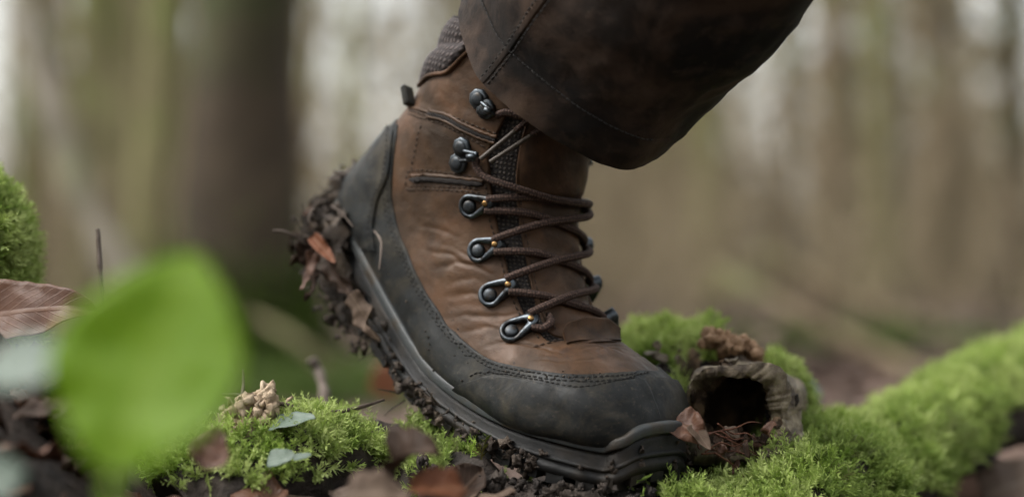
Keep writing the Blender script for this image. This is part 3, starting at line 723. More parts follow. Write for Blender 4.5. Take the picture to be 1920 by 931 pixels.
TR = obj('trouser_leg', mb.mesh('trouser_leg'), M['trouser'], PER)
_tv, _tt = np.meshgrid(np.linspace(0, 25, 300), np.linspace(0, np.pi * 2, 600), indexing='ij'); _tx = proj(trou(_tv, _tt)); _td = trou(_tv, _tt)[..., 1]
_near = (np.sin(_tt) > -.35)
_txf, _tvf, _ttf = _tx[_near], _tv[_near], _tt[_near]
def tuv(px, py):
    k = np.argmin((_txf[:, 0] - px) ** 2 + (_txf[:, 1] - py) ** 2); return _tvf[k], _ttf[k]
def tline(pts, n): 
    r = np.array([tuv(*q) for q in spline(pts, n)]); return r
# flat-felled seam, hem fold, stitching
a = tuv(916, 140); b = tuv(1016, 2)
def tstrip(name, t0, wdt, v0, v1, off, m=M['trouser']):
    v = np.linspace(v0, v1, 60); t = np.linspace(-1, 1, 9); of = off * (1 - np.abs(t) ** 6); of[0] = of[-1] = -.0006
    V = trouser_pts(v[:, None], t0 + t[None] * wdt) ; n = nrmz(trou(v[:, None], t0 + t[None] * wdt, .001) - trou(v[:, None], t0 + t[None] * wdt))
    mb = MB(); mb.add(V + n * of[None, :, None], gridF(60, 9)); return obj(name, mb.mesh(name), m, TR)
tm = (a[1] + b[1]) / 2
tstrip('seam', tm, .035, .05, 40, .0011)
t = np.linspace(0, 2 * np.pi, 160); v = np.linspace(0, 2.6, 10); of = np.r_[.0007 * np.ones(8), .0005, -.0004]
V = trouser_pts(v[:, None], t[None]); n = nrmz(trou(v[:, None], t[None], .001) - trou(v[:, None], t[None])); mb = MB(); mb.add(V + n * of[:, None, None], gridF(10, 160)); obj('hem', mb.mesh('hem'), M['trouser'], TR)
def tstitch(mb, vt, ln=.0022, pitch=.0032):
    p = trouser_pts(vt[:, 0], vt[:, 1]); n = nrmz(trou(vt[:, 0], vt[:, 1], .001) - trou(vt[:, 0], vt[:, 1])); d = np.r_[0, np.cumsum(np.linalg.norm(np.diff(p, axis=0), axis=1))]
    for s in np.arange(.001, d[-1] - .003, pitch):
        f = lambda x: np.array([np.interp(x, d, p[:, k]) for k in range(3)]); nn = np.array([np.interp(s, d, n[:, k]) for k in range(3)])
        mb.add(*tube([f(s) + nn * .0007, f(s + ln / 2) + nn * .0013, f(s + ln) + nn * .0007], .00035, 5, False))
mb = MB(); vl = np.linspace(.1, 18, 80)
for dt in (-.05, .028): tstitch(mb, np.stack([vl, np.full(80, tm + dt)], 1))
tstitch(mb, np.stack([np.full(200, 2.45), np.linspace(.1, 2.9, 200)], 1))
obj('stitching', mb.mesh('stitching'), M['thread_dark'], TR, kind='stuff')
# the leg itself inside the trouser
q = np.array([local2world(np.array([s_ * .77 + (-1.2), s_ * .64 + 3.4, 0])) for s_ in np.linspace(-2, 44, 24)]); rr_ = np.interp(np.linspace(-2, 44, 24), [-2, 6, 22, 34, 44], [.036, .038, .052, .05, .055])
V, F, uv = tube(q, rr_, 32); mb = MB(); mb.add(V, F, uv); obj('leg', mb.mesh('leg'), M['sock'], PER)
# ------------------------------------------------------------------ ground
def ground_z(x, y):
    x = np.asarray(x, float); y = np.asarray(y, float)
    b = .205 + .012 * smooth01((-.06 - x) / .12) + .055 * smooth01((-.17 - x) / .08) - .02 * smooth01((x - .1) / .15)
    b = b * (1 - smooth01((y - 1.02) / 1.15)) * (1 - .9 * smooth01((-y - .5) / 2.0)) * (1 - smooth01((np.abs(x) - .7) / 1.5))
    p = np.stack(np.broadcast_arrays(x, y, 0 * x), -1)
    far = smooth01((y - 2) / 6)
    return b + .010 * fbm(p, 9, 3, 31) * (1 - far) + far * (.06 * fbm(p, .8, 3, 33)) + .004 * fbm(p, 40, 2, 35) * (1 - far) + .9 * smooth01((y - 14) / 60)
gy = np.r_[-80, -30, -10, -4, -2, -1, -.5, np.linspace(0, .6, 10), np.linspace(.63, 1.3, 80), np.geomspace(1.33, 12, 90), np.geomspace(12.5, 500, 50)]
gx0 = np.r_[-1, -.6, -.35, np.linspace(-.24, .24, 90), .35, .6, 1]
GX = gx0[None] * (2.2 + np.maximum(gy, 0) * 1.6 + np.maximum(-gy, 0) * 2)[:, None]; GY = np.broadcast_to(gy[:, None], GX.shape)
V = np.stack([GX, GY, ground_z(GX, GY)], -1)
M['soil'] = simple('woodland_soil', (.020, .014, .009), (.065, .042, .027), 30, .9, 1.0, .006, 90, c3=(.10, .065, .045), s3=12)
mb = MB(); mb.add(V, gridF(*GX.shape)); obj('ground', mb.mesh('ground'), M['soil'], None, kind='structure')

# ------------------------------------------------------------------ leaves
M['leaf_brown'] = m_leaf('dry_brown_leaf', (.13, .055, .030), (.30, .145, .085), (.36, .20, .13), .5, .2)
M['leaf_dark'] = m_leaf('wet_dark_leaf', (.030, .017, .010), (.090, .050, .030), (.12, .072, .045), .65, .08, .2)
M['leaf_grey'] = m_leaf('weathered_leaf', (.12, .080, .055), (.24, .165, .115), (.30, .22, .16), .7, .15, .2)
M['leaf_tan'] = m_leaf('tan_leaf', (.16, .105, .07), (.28, .19, .135), (.33, .25, .18), .6, .2)
M['leaf_orange'] = m_leaf('orange_leaf', (.28, .085, .03), (.42, .15, .06), (.4, .2, .1), .6, .25)
M['leaf_green'] = m_leaf('fresh_green_leaf', (.36, .66, .010), (.46, .76, .016), (.52, .80, .05), .5, .6)
M['leaf_pale'] = m_leaf('pale_waxy_leaf', (.19, .27, .20), (.30, .38, .30), (.25, .34, .26), .45, .2)
def leaf_mesh(L, W, curl=.3, fold=.25, wave=.1, seed=0, tip=.6, base=.5, lobes=0, nu=22, nv=11, thick=.00025, hook_=0.0):
    u = np.linspace(0, 1, nu); v = np.linspace(-1, 1, nv); s = np.array([seed * 3.1, seed * 1.7, seed * .9])
    wd = (np.sin(np.pi * u ** base) ** tip) * W / 2
    if lobes: wd = wd * (.78 + .22 * np.cos(u * 2 * np.pi * lobes))
    wd = np.maximum(wd, W * .012)
    X = v[None] * wd[:, None]; Y = np.broadcast_to((u * L)[:, None], X.shape)
    q = np.stack([X / L, Y / L, 0 * X], -1) + s
    Z = fold * np.abs(X) + wave * W * fbm(q, 3.2, 3, seed) * (.35 + np.abs(v)[None])
    a = curl * (u - .35) * 2; a = a + hook_ * u ** 3
    # bend along the length
    ang = np.cumsum(a) / nu * 2.0; ys = np.cumsum(np.cos(ang)) * L / nu; zs = np.cumsum(np.sin(ang)) * L / nu
    V = np.stack([X, ys[:, None] - np.sin(ang)[:, None] * Z, zs[:, None] + np.cos(ang)[:, None] * Z], -1)
    uv = np.stack(np.broadcast_arrays(v[None] * .5 * (wd / (W / 2))[:, None] + .5, u[:, None]), -1)
    n = nu * nv; F = gridF(nu, nv); nn = np.array([0, 0, thick])
    V2 = V - nn; F2 = [tuple(i + n for i in f[::-1]) for f in F]
    edge = [i * nv for i in range(nu)] + [(nu - 1) * nv + j for j in range(1, nv)] + [i * nv + nv - 1 for i in range(nu - 2, -1, -1)] + [j for j in range(nv - 2, 0, -1)]
    R2 = [(edge[i], edge[(i + 1) % len(edge)], edge[(i + 1) % len(edge)] + n, edge[i] + n) for i in range(len(edge))]
    mb = MB(); mb.add(np.concatenate([V.reshape(-1, 3), V2.reshape(-1, 3)]), F + F2 + R2, np.concatenate([uv.reshape(-1, 2)] * 2)); return mb.mesh('leaf')
def orient(o, loc, axis, normal):
    y = Vector(axis).normalized(); z = Vector(normal); z = (z - y * z.dot(y)).normalized(); x = y.cross(z)
    m = Matrix((x, y, z)).transposed().to_4x4(); m.translation = Vector(loc); o.matrix_world = m
def leaf(name, a, b, normal, W, m, label, cat='leaf', group=None, **kw):
    a, b = np.asarray(a), np.asarray(b); o = single(name, leaf_mesh(float(np.linalg.norm(b - a)), W, **kw), m, label, cat, group); orient(o, a, b - a, normal); return o

# ------------------------------------------------------------------ moss
def sprig(seed, n=11, L=1.0, flat=True):
    r = np.random.default_rng(seed); V = []; F = []
    bend = r.uniform(.15, .5) * np.array([math.cos(r.uniform(0, 6.28)), math.sin(r.uniform(0, 6.28)), 0])
    ax = lambda t: np.array([0, 0, t * L]) + bend * t * t * L * .6
    side = nrmz(np.array([r.normal(), r.normal(), .0])); 
    pts = [ax(t) for t in np.linspace(0, 1, 4)]
    w0 = .035
    for k, p in enumerate(pts): V += [p + side * w0 * (1 - k / 4), p - side * w0 * (1 - k / 4)]
    F += [(0, 1, 3, 2), (2, 3, 5, 4), (4, 5, 7, 6)]
    for k in range(n):
        t = .18 + .8 * k / (n - 1); p = ax(t); sg = 1 if k % 2 else -1
        d = side * sg if flat else nrmz(np.array([r.normal(), r.normal(), 0]))
        d = nrmz(d + .35 * r.normal(0, 1, 3) + np.array([0, 0, .75 + .5 * t])); l = (.44 - .26 * t) * r.uniform(.8, 1.25) * L
        q = nrmz(np.cross(d, r.normal(0, 1, 3))) * l * .13; b = len(V)
        V += [p, p + d * l * .45 + q, p + d * l * .45 - q, p + d * l + np.array([0, 0, -.05 * l])]; F += [(b, b + 1, b + 3, b + 2)]
    return np.array(V), np.array(F)
SPR = [sprig(100 + k, 15 + k % 5, flat=k % 3 != 0) for k in range(8)]
def moss(name, pts, nrm, parent, m, size=(.006, .011), up=.5, rnd=.45, seed=1):
    r = np.random.default_rng(seed); n = len(pts); pick = r.integers(0, len(SPR), n); Vs = []; Fs = []; Ts = []; base = 0
    d = nrmz(nrm + np.array([0, 0, up]) + rnd * r.normal(0, 1, (n, 3))); a0 = nrmz(np.cross(d, r.normal(0, 1, (n, 3)))); b0 = np.cross(d, a0)
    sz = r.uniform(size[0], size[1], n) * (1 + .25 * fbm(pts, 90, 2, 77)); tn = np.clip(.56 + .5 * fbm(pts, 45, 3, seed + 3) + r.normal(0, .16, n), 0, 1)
    for k, (V, F) in enumerate(SPR):
        i = np.where(pick == k)[0]
        if not len(i): continue
        W = pts[i][:, None] + sz[i][:, None, None] * (V[None, :, :1] * a0[i][:, None] + V[None, :, 1:2] * b0[i][:, None] + (V[None, :, 2:] - .12) * d[i][:, None])
        Vs.append(W.reshape(-1, 3)); Fs.append((F[None] + (np.arange(len(i)) * len(V))[:, None, None] + base).reshape(-1, 4)); 
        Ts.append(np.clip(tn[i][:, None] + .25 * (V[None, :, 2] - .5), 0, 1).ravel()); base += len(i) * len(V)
    me = mesh(name, np.concatenate(Vs), np.concatenate(Fs), None, False, np.concatenate(Ts)); return obj(name, me, m, parent, kind='stuff')
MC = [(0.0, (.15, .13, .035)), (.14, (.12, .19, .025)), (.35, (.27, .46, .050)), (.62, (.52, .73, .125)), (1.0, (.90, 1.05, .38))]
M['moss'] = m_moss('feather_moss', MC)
def surf_scatter(V, n, mask, seed=0):
    """V: grid (nu,nv,3) closed round v -> random points and outward normals where mask accepts"""
    r = np.random.default_rng(seed); nu, nv = V.shape[:2]; A = V[:-1]; B = V[1:]; C = np.roll(B, -1, 1); D = np.roll(A, -1, 1)
    nr = np.cross(B - A, D - A); ar = np.linalg.norm(nr, axis=-1).ravel(); i = r.choice(len(ar), n, p=ar / ar.sum()); s, t = r.random((2, n, 1))
    fl = lambda q: q.reshape(-1, 3)[i]
    p = (fl(A) * (1 - s) + fl(B) * s) * (1 - t) + (fl(D) * (1 - s) + fl(C) * s) * t; nn = nrmz(nr.reshape(-1, 3)[i])
    cen = V.mean(1); ci = cen[np.minimum(i // nv, nu - 2)]
    nn = np.where((np.einsum('ij,ij->i', nn, p - ci) < 0)[:, None], -nn, nn)
    k = mask(p, nn) > r.random(n); return p[k], nn[k]
def log_grid(path, nseg, k, amp, seed, freq=28):
    path = np.array([list(P(*q[:3])) + [q[3]] for q in path]); s = spline(path, nseg); pts, r = s[:, :3], s[:, 3]
    T, Nn, B = frames(pts); a = np.linspace(0, 2 * np.pi, k, endpoint=False)
    D = np.cos(a)[None, :, None] * Nn[:, None] + np.sin(a)[None, :, None] * B[:, None]; V = pts[:, None] + r[:, None, None] * D
    return V + D * (amp * fbm(V, freq, 4, seed))[..., None] * r[:, None, None]

# ------------------------------------------------------------------ the fallen mossy log
M['bark'] = simple('dark_wet_bark', (.014, .010, .008), (.060, .042, .030), 60, .8, 1.0, .004, 140, c3=(.085, .062, .045), s3=25)
def m_wood():
    m, t, b = newmat('weathered_wood'); fi = noise(t, 170, 6, .65, .3, 'Object', ((1, .10, 1), (0, 0, -.25))); bg_ = noise(t, 40, 5, .6, .6)
    c = ramp(t, fi.outputs[0], [(.30, (.11, .080, .050)), (.48, (.30, .235, .150)), (.66, (.60, .50, .34))]).outputs[0]
    c = mix(t, ramp(t, bg_.outputs[0], [(.50, g(0)), (.60, g(.85))]).outputs[0], c, (.085, .058, .038)); gr = noise(t, 24, 3)
    c = mix(t, ramp(t, gr.outputs[0], [(.52, g(0)), (.66, g(.5))]).outputs[0], c, (.34, .36, .20))
    t.links.new(c, b.inputs['Base Color']); b.inputs['Roughness'].default_value = .65; bump(t, b, [(fi.outputs[0], .8, .0018), (bg_.outputs[0], .7, .004)]); return m
M['wood'] = m_wood()
M['rot'] = simple('rotten_wood', (.035, .022, .014), (.16, .10, .058), 110, .85, 1.0, .004, 200, c3=(.30, .19, .10), s3=90)
LOG = thing('fallen_log', P(1150, 960, 1.0), 'moss covered fallen log under the boot toe, running up to the right', 'log')
G = log_grid([(360, 990, .93, .030), (480, 915, .95, .030), (600, 893, .98, .031), (720, 900, 1.0, .031), (840, 965, .98, .034), (1000, 1020, .955, .037), (1150, 1030, .95, .037), (1290, 1034, .955, .038), (1420, 1042, .97, .043), (1530, 975, 1.03, .042), (1650, 895, 1.12, .034), (1800, 803, 1.25, .030), (1950, 722, 1.40, .034), (2150, 610, 1.65, .040), (2400, 470, 2.0, .045)], 220, 56, .30, 41)
mb = MB(); mb.add(G, gridF(220, 56, True) + [tuple(range(56)), tuple(range(219 * 56, 220 * 56))]); obj('trunk', mb.mesh('trunk'), M['bark'], LOG)
def boot_clear(p):                                    # no moss where the sole presses
    x = proj(p); q = (p - ORG) * 100; s = q @ E1; wv = q @ E3
    return np.where((s > -4) & (s < 8.6) & (np.abs(wv) < 5.2), .25, 1.0)
def lmask(p, n):
    x = proj(p); lf = x[:, 0] < 900; m = smooth01((n[:, 2] + np.where(lf, -.16, .02) + np.where(lf, 1.0, .85) * fbm(p, 24, 3, 51)) / .35) * (p[:, 1] < 1.9)
    m = m * np.where((x[:, 0] > 840) & (x[:, 0] < 1215) & (x[:, 1] > 850), .06, 1); return m * boot_clear(p)
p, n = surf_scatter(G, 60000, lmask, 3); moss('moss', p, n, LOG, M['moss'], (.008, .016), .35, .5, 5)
mb = MB()
for k in range(520):
    px, py = rng.uniform(780, 1230), 0; py = np.interp(px, [780, 900, 1000, 1230], [862, 890, 905, 915]) + abs(rng.normal(0, 22)); d = .94 + rng.uniform(-.02, .03); r_ = .0005 + rng.exponential(.0008); mb.add(*clod(P(px, py, d), min(r_, .006), 2000 + k, 1 if r_ < .0012 else 2, .9, 2.2, rng.uniform(.5, 1.5, 3)))
obj('crumbs', mb.mesh('crumbs'), M['bark'], LOG, kind='stuff')
# knot of the log behind the toe
G2 = log_grid([(1085, 745, 1.12, .012), (1130, 740, 1.11, .034), (1230, 752, 1.10, .041), (1330, 766, 1.09, .043), (1410, 762, 1.09, .034), (1450, 800, 1.09, .022), (1470, 840, 1.09, .008)], 90, 40, .28, 43, 40)
mb = MB(); mb.add(G2, gridF(90, 40, True) + [tuple(range(40)), tuple(range(89 * 40, 90 * 40))]); obj('knot', mb.mesh('knot'), M['rot'], LOG)
def kmask(p, n):
    x = proj(p); top = smooth01((n[:, 2] - .35 + .4 * fbm(p, 40, 2, 53)) / .3) * ((x[:, 0] < 1345) | (x[:, 0] > 1440)); 
    return np.maximum(top, 1.0 * ((x[:, 0] > 1455) & (n[:, 0] > -.2)) * smooth01((fbm(p, 40, 2, 55) + .5) / .4))
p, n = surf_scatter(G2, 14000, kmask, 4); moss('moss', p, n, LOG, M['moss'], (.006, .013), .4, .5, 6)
# hollow branch stub with its opening towards the boot
sdir = nrmz(np.array([-.30, -.95, .05])); c0 = P(1400, 775, 1.075); c1 = P(1380, 772, .985); a = np.linspace(0, 2 * np.pi, 180, endpoint=False)
sx = nrmz(np.cross(sdir, [0, 0, 1.0])); sz_ = np.cross(sx, sdir)
def stub(rad, t0, t1, n=40, amp=.20, seed=61, shift_=0.0, ridg=.014):
    t = np.linspace(t0, t1, n); rx = .0295; rz = .0262; V = []
    sq = (np.abs(np.cos(a)) ** 3.2 + np.abs(np.sin(a)) ** 3.2) ** (-1 / 3.2) * (1 + .05 * np.cos(3 * a + .6) - .05 * np.cos(a - .9))
    cs = np.stack([np.cos(a), np.sin(a), 0 * a], 1)
    for x in t:                                       # long wood fibres run with the branch, the rim is torn
        c = c0 + (c1 - c0) * x + sx * shift_; d = np.cos(a)[:, None] * sx * (rx * rad) + np.sin(a)[:, None] * sz_ * (rz * rad); d = d * (sq * (1 + .12 * (1 - x)))[:, None]
        q = c + d; fib = fbm(np.concatenate([cs[:, :2], np.full((len(a), 1), x * .35)], 1), 9, 3, seed + 2)
        q = q + d * (amp * fbm(q, 42, 4, seed) + ridg * fib)[:, None]
        ext = (.010 * fbm(cs, 1.6, 2, seed + 4) + .004 * fbm(cs, 4, 4, 70)) * np.clip(x, 0, 1) ** 2 + .010 * np.clip(np.sin(a), 0, 1) * np.clip(x, 0, 1) ** 2
        V.append(q + sdir * ext[:, None])
    return np.array(V)
So = stub(1.0, -.3, 1.0); Si = stub(.70, .99, -.25, seed=63, amp=.30, shift_=.0035, ridg=.05)
mb = MB(); Vv = np.concatenate([So, Si]); mb.add(Vv, gridF(len(Vv), 180, True) + [tuple(range((len(Vv) - 1) * 180, len(Vv) * 180))])
me = mb.mesh('stub'); me.materials.append(M['wood']); me.materials.append(M['rot']); STUB = obj('stub', me, None, LOG)
mi = np.zeros(len(me.polygons), np.int32); mi[42 * 180:] = 1; me.polygons.foreach_set('material_index', mi)
# torn fibrous planks along the rim
for k in range(9):
    an = rng.uniform(.6, 2.3); ln_ = rng.uniform(.012, .030); p0 = c0 + (c1 - c0) * rng.uniform(.55, .95) + (math.cos(an) * sx * .0295 + math.sin(an) * sz_ * .0265) * rng.uniform(.97, 1.03)
    me = leaf_mesh(ln_, rng.uniform(.003, .006), rng.uniform(-.3, .3), .3, .35, 900 + k, .25, .9, 0, 12, 5, .0011); o = obj('wood_strip', me, M['wood'] if k % 4 else M['rot'], LOG)
    y = Vector(sdir + rng.normal(0, .12, 3)).normalized(); z = Vector(math.cos(an) * sx + math.sin(an) * sz_); z = (z - y * z.dot(y)).normalized(); x = y.cross(z); mm = Matrix((x, y, z)).transposed().to_4x4(); mm.translation = Vector(p0 - sdir * ln_ * .5); o.matrix_basis = mm
# rotten splinters hanging inside the opening and along its right wall
mb = MB()
for k in range(70):
    aa_ = rng.choice([rng.uniform(-1.2, .5), rng.uniform(3.3, 5.6)]); x = rng.uniform(.55, 1.0); c = c0 + (c1 - c0) * x; rr2 = rng.uniform(.66, .86)
    p0 = c + math.cos(aa_) * sx * .031 * rr2 + math.sin(aa_) * sz_ * .0275 * rr2
    mb.add(*blob(p0, rng.uniform(.0016, .0042), 300 + k, (rng.uniform(.5, 1), rng.uniform(.5, 1.2), rng.uniform(.8, 2.2)), .9, 2, 2.0))
obj('splinters', mb.mesh('splinters'), M['rot'], STUB, kind='stuff')
# flaking bark on the right flank and over the top
for k in range(26):
    px, py = (rng.uniform(1440, 1472), rng.uniform(770, 850)) if k < 15 else (rng.uniform(1200, 1310), rng.uniform(650, 720)); d = rng.uniform(1.0, 1.03) if k < 15 else rng.uniform(1.045, 1.06)
    me = leaf_mesh(rng.uniform(.008, .016), rng.uniform(.004, .008), rng.uniform(-.4, .4), .2, .3, k, .3, .8, 0, 8, 5, .0012); o = obj('bark_flake', me, M['bark'] if k % 3 else M['wood'], LOG)
    y = Vector(rng.normal(0, 1, 3)).normalized(); z = Vector((.3, -1, .4)); z = (z - y * z.dot(y)).normalized(); x = y.cross(z); mm = Matrix((x, y, z)).transposed().to_4x4(); mm.translation = Vector(P(px, py, d)); o.matrix_basis = mm
# tan crumbly fungus on top
M['fungus'] = simple('tan_crust_fungus', (.36, .20, .10), (.72, .46, .27), 160, .8, .8, .002, 300)
mb = MB()
for k in range(85):
    t = rng.random(); px = 1322 + 100 * t + rng.normal(0, 4); py = 632 + 26 * t ** 2 + rng.normal(0, 8) + (18 if .25 < t < .4 and rng.random() < .5 else 0)
    mb.add(*blob(P(px, py, 1.045 + rng.normal(0, .006)), rng.uniform(.0018, .0042), 500 + k, rng.uniform(.7, 1.2, 3), .7, 2, 2.2))
single('crust_fungus', mb.mesh('crust_fungus'), M['fungus'], 'crumbly tan crust of fungus on top of the hollow stub', 'fungus', kind='stuff')
# rootlets
M['root'] = simple('red_rootlet', (.10, .030, .014), (.21, .075, .035), 120, .7, .3, .001)
for k in range(11):
    x0 = rng.uniform(1298, 1360); y0 = rng.uniform(785, 850); L0 = rng.uniform(35, 95); sl_ = rng.uniform(-.2, .75); d0 = .955 + rng.uniform(0, .03)
    pts = [P(x0 + L0 * f, y0 + L0 * f * sl_ + rng.normal(0, 5), d0 + rng.normal(0, .003)) for f in (0, .35, .7, 1)]
    mb = MB(); mb.add(*tube(spline(np.array(pts), 18), np.linspace(.00055, .00022, 18), 6)); obj('rootlet', mb.mesh('rootlet'), M['root'], LOG)
for k in range(22):                                   # dead bits lying in and below the hollow
    me = leaf_mesh(rng.uniform(.006, .014), rng.uniform(.003, .008), rng.uniform(-.8, .8), .4, .4, 1500 + k, .4, .8, int(rng.integers(0, 3)), 9, 5); o = obj('leaf_shred', me, M[('leaf_dark', 'leaf_brown', 'leaf_tan', 'leaf_dark')[k % 4]], LOG)
    y = Vector(rng.normal(0, 1, 3)).normalized(); z = Vector((rng.normal(0, .4), -.8, .7)); z = (z - y * z.dot(y)).normalized(); x = y.cross(z); mm = Matrix((x, y, z)).transposed().to_4x4(); mm.translation = Vector(P(rng.uniform(1285, 1440), rng.uniform(805, 868), .955 + rng.uniform(0, .03))); o.matrix_basis = mm
# moss tuft between toe and stub, in front
pts = np.array([P(rng.normal(1272, 14), rng.normal(735, 28), 1.03 + rng.normal(0, .008)) for _ in range(130)]); moss('moss', pts, np.tile([0, -.6, .5], (len(pts), 1)), LOG, M['moss'], (.004, .007), .3, .6, 9)
leaf('dead_leaf', P(1262, 782, .955), P(1322, 828, .945), (-.1, -.8, .5), .020, M['leaf_brown'], 'pinkish brown dead leaf wedged between boot toe and hollow stub', curl=-.5, fold=.4, wave=.2, seed=4)
leaf('dead_leaf', P(1295, 790, .95), P(1332, 842, .94), (.2, -.9, .2), .009, M['leaf_grey'], 'narrow grey dead leaf hanging below the hollow stub opening', curl=.3, fold=.5, wave=.1, seed=5)

# ------------------------------------------------------------------ mossy stump at the left edge
ST = thing('mossy_stump', P(-130, 700, 1.03), 'moss covered stump at the left edge beside the curled brown leaf', 'stump')
G3 = log_grid([(-182, 900, 1.03, .066), (-180, 760, 1.03, .062), (-177, 600, 1.03, .061), (-178, 500, 1.03, .060), (-180, 430, 1.03, .054), (-182, 370, 1.03, .045), (-184, 318, 1.03, .030), (-184, 296, 1.03, .006)], 70, 60, .10, 45)
mb = MB(); mb.add(G3, gridF(70, 60, True)); obj('wood', mb.mesh('wood'), M['bark'], ST)
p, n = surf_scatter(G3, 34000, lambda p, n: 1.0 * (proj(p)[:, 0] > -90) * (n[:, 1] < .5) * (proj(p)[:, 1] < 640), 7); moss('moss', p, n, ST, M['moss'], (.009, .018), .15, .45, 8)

# ------------------------------------------------------------------ plants and leaves near the camera
GP = thing('green_plant', P(232, 960, .50), 'bright green broad leaf on its stalk, large and blurred in the foreground', 'plant')
o = obj('leaf', leaf_mesh(.072, .059, .06, .14, .06, 2, .78, .90, thick=.0003, nu=30, nv=17), M['leaf_green'], GP)
y = Vector(P(375, 450, .54) - P(205, 905, .52)).normalized(); z = Vector((-.12, -.82, .56)); z = (z - y * z.dot(y)).normalized(); x = y.cross(z); mm = Matrix((x, y, z)).transposed().to_4x4(); mm.translation = Vector(P(200, 905, .52)); o.matrix_basis = mm
mb = MB(); mb.add(*tube(spline([P(200, 910, .52), P(218, 960, .515), P(262, 1180, .51)], 12), .0016, 8)); obj('stalk', mb.mesh('stalk'), M['leaf_green'], GP)
leaf('pale_leaf', P(-40, 690, .57), P(138, 672, .56), (0, -.75, .65), .020, M['leaf_pale'], 'pale grey green leaf at the left edge behind the bright green leaf', curl=.1, fold=.15, wave=.05, seed=6, tip=.5, base=.8)
leaf('pale_leaf', P(-30, 905, .58), P(45, 880, .58), (.1, -.8, .5), .018, M['leaf_pale'], 'small pale leaf in the bottom left corner', curl=.1, fold=.15, wave=.05, seed=7)
leaf('pale_leaf', P(505, 797, .94), P(592, 786, .93), (0, -.45, .9), .016, M['leaf_pale'], 'flat pale green leaf lying on the moss left of the boot', curl=-.4, fold=.2, wave=.05, seed=8, tip=.5)
leaf('pale_leaf', P(498, 860, .90), P(552, 852, .89), (.05, -.85, .5), .010, M['leaf_pale'], 'small round pale green leaf hanging below the moss left of the boot', curl=.1, fold=.1, wave=.05, seed=9, tip=.45)
leaf('pale_leaf', P(548, 858, .90), P(584, 850, .90), (.05, -.6, .7), .005, M['leaf_pale'], 'tiny pale leaf touching the small round pale leaf', curl=.1, fold=.1, wave=.05, seed=10, tip=.5)
leaf('pale_leaf', P(1480, 765, 1.33), P(1527, 715, 1.33), (-.1, -.95, .3), .030, M['leaf_pale'], 'round pale blue green leaf behind the right side of the stub', curl=.1, fold=.05, wave=.03, seed=11, tip=.42, base=.9)
leaf('dead_leaf', P(-70, 600, .985), P(172, 572, .955), (.05, -.9, .42), .036, M['leaf_brown'], 'curled reddish brown dead leaf against the mossy stump on the left', curl=-.45, fold=.30, wave=.16, seed=12, hook_=-1.2, tip=.5, nu=30, nv=15)
leaf('orange_leaf', P(712, 745, 1.75), P(745, 655, 1.75), (0, -1, .2), .030, M['leaf_orange'], 'orange dead leaf blurred behind the boot sole', curl=.1, fold=.2, wave=.1, seed=13)
# leaves and twigs caught in the mud on the heel
leaf('dead_leaf', P(590, 455, 1.06), P(540, 500, 1.045), (-.3, -.9, .3), .012, M['leaf_dark'], 'black ragged leaf hanging from the muddy heel, upper one', curl=.9, fold=.4, wave=.6, seed=14, lobes=3)
leaf('dead_leaf', P(605, 505, 1.05), P(570, 566, 1.03), (-.4, -.9, .1), .008, M['leaf_dark'], 'thin black leaf shred dangling below the muddy heel', curl=.7, fold=.5, wave=.6, seed=15, lobes=4)
leaf('dead_leaf', P(585, 440, 1.05), P(628, 492, 1.035), (-.3, -.9, .3), .008, M['leaf_orange'], 'small orange brown leaf stuck in the mud of the heel', curl=.3, fold=.4, wave=.2, seed=16)
leaf('dead_leaf', P(655, 545, 1.03), P(708, 640, 1.015), (-.5, -.8, -.1), .016, M['leaf_grey'], 'greyish dead leaf plastered to the underside of the heel', curl=.3, fold=.2, wave=.3, seed=17, lobes=2)
leaf('dead_leaf', P(610, 480, 1.05), P(655, 560, 1.03), (-.5, -.8, -.1), .014, M['leaf_dark'], 'dark brown dead leaf pressed into the heel mud', curl=.4, fold=.2, wave=.4, seed=18, lobes=3)
leaf('dead_leaf', P(592, 470, 1.055), P(560, 540, 1.04), (-.3, -.9, .1), .010, M['leaf_brown'], 'curled brown leaf at the back of the muddy heel', curl=1.0, fold=.5, wave=.5, seed=19, lobes=2)
for k in range(26):                                   # ragged shreds of leaf in the heel mud
    i = SHRED[rng.integers(0, len(SHRED))]; c = LP[i] + DN[i] * rng.uniform(.1, 1.5) * th[i] + OUT[i] * rng.uniform(.003, .010)
    o = obj('leaf_shred', leaf_mesh(rng.uniform(.007, .018), rng.uniform(.004, .010), rng.uniform(-1, 1), .4, .6, 1200 + k, .4, .8, int(rng.integers(0, 4)), 9, 5), M[('leaf_dark', 'leaf_brown', 'leaf_dark', 'leaf_grey')[k % 4]], BOOT)
    y = Vector(nrmz(DN[i] * .8 + rng.normal(0, .6, 3) - E1 * .4)).normalized(); z = Vector(OUT[i] + rng.normal(0, .4, 3)); z = (z - y * z.dot(y)).normalized(); x = y.cross(z); mm = Matrix((x, y, z)).transposed().to_4x4(); mm.translation = Vector(c); o.matrix_basis = mm
M['twig'] = simple('twig', (.075, .050, .035), (.17, .125, .095), 90, .8, .6, .001)
M['twig_pale'] = simple('pale_twig', (.20, .15, .12), (.36, .29, .24), 60, .8, .5, .001)
def twig(pts, r, label, m='twig', group=None, n=26, side=()):
    q = spline(np.array([P(*a) for a in pts]), n); mb = MB(); mb.add(*tube(q, np.interp(np.linspace(0, 1, n), np.linspace(0, 1, len(r)), r), 8, True, 220, 3))
    o = single('twig', mb.mesh('twig'), M[m], label, 'twig', group); return o
twig([(512, 432, 1.05), (530, 433, 1.05), (548, 440, 1.05), (575, 458, 1.055)], [.0010, .0008, .0008], 'short brown twig sticking out left from the heel mud')
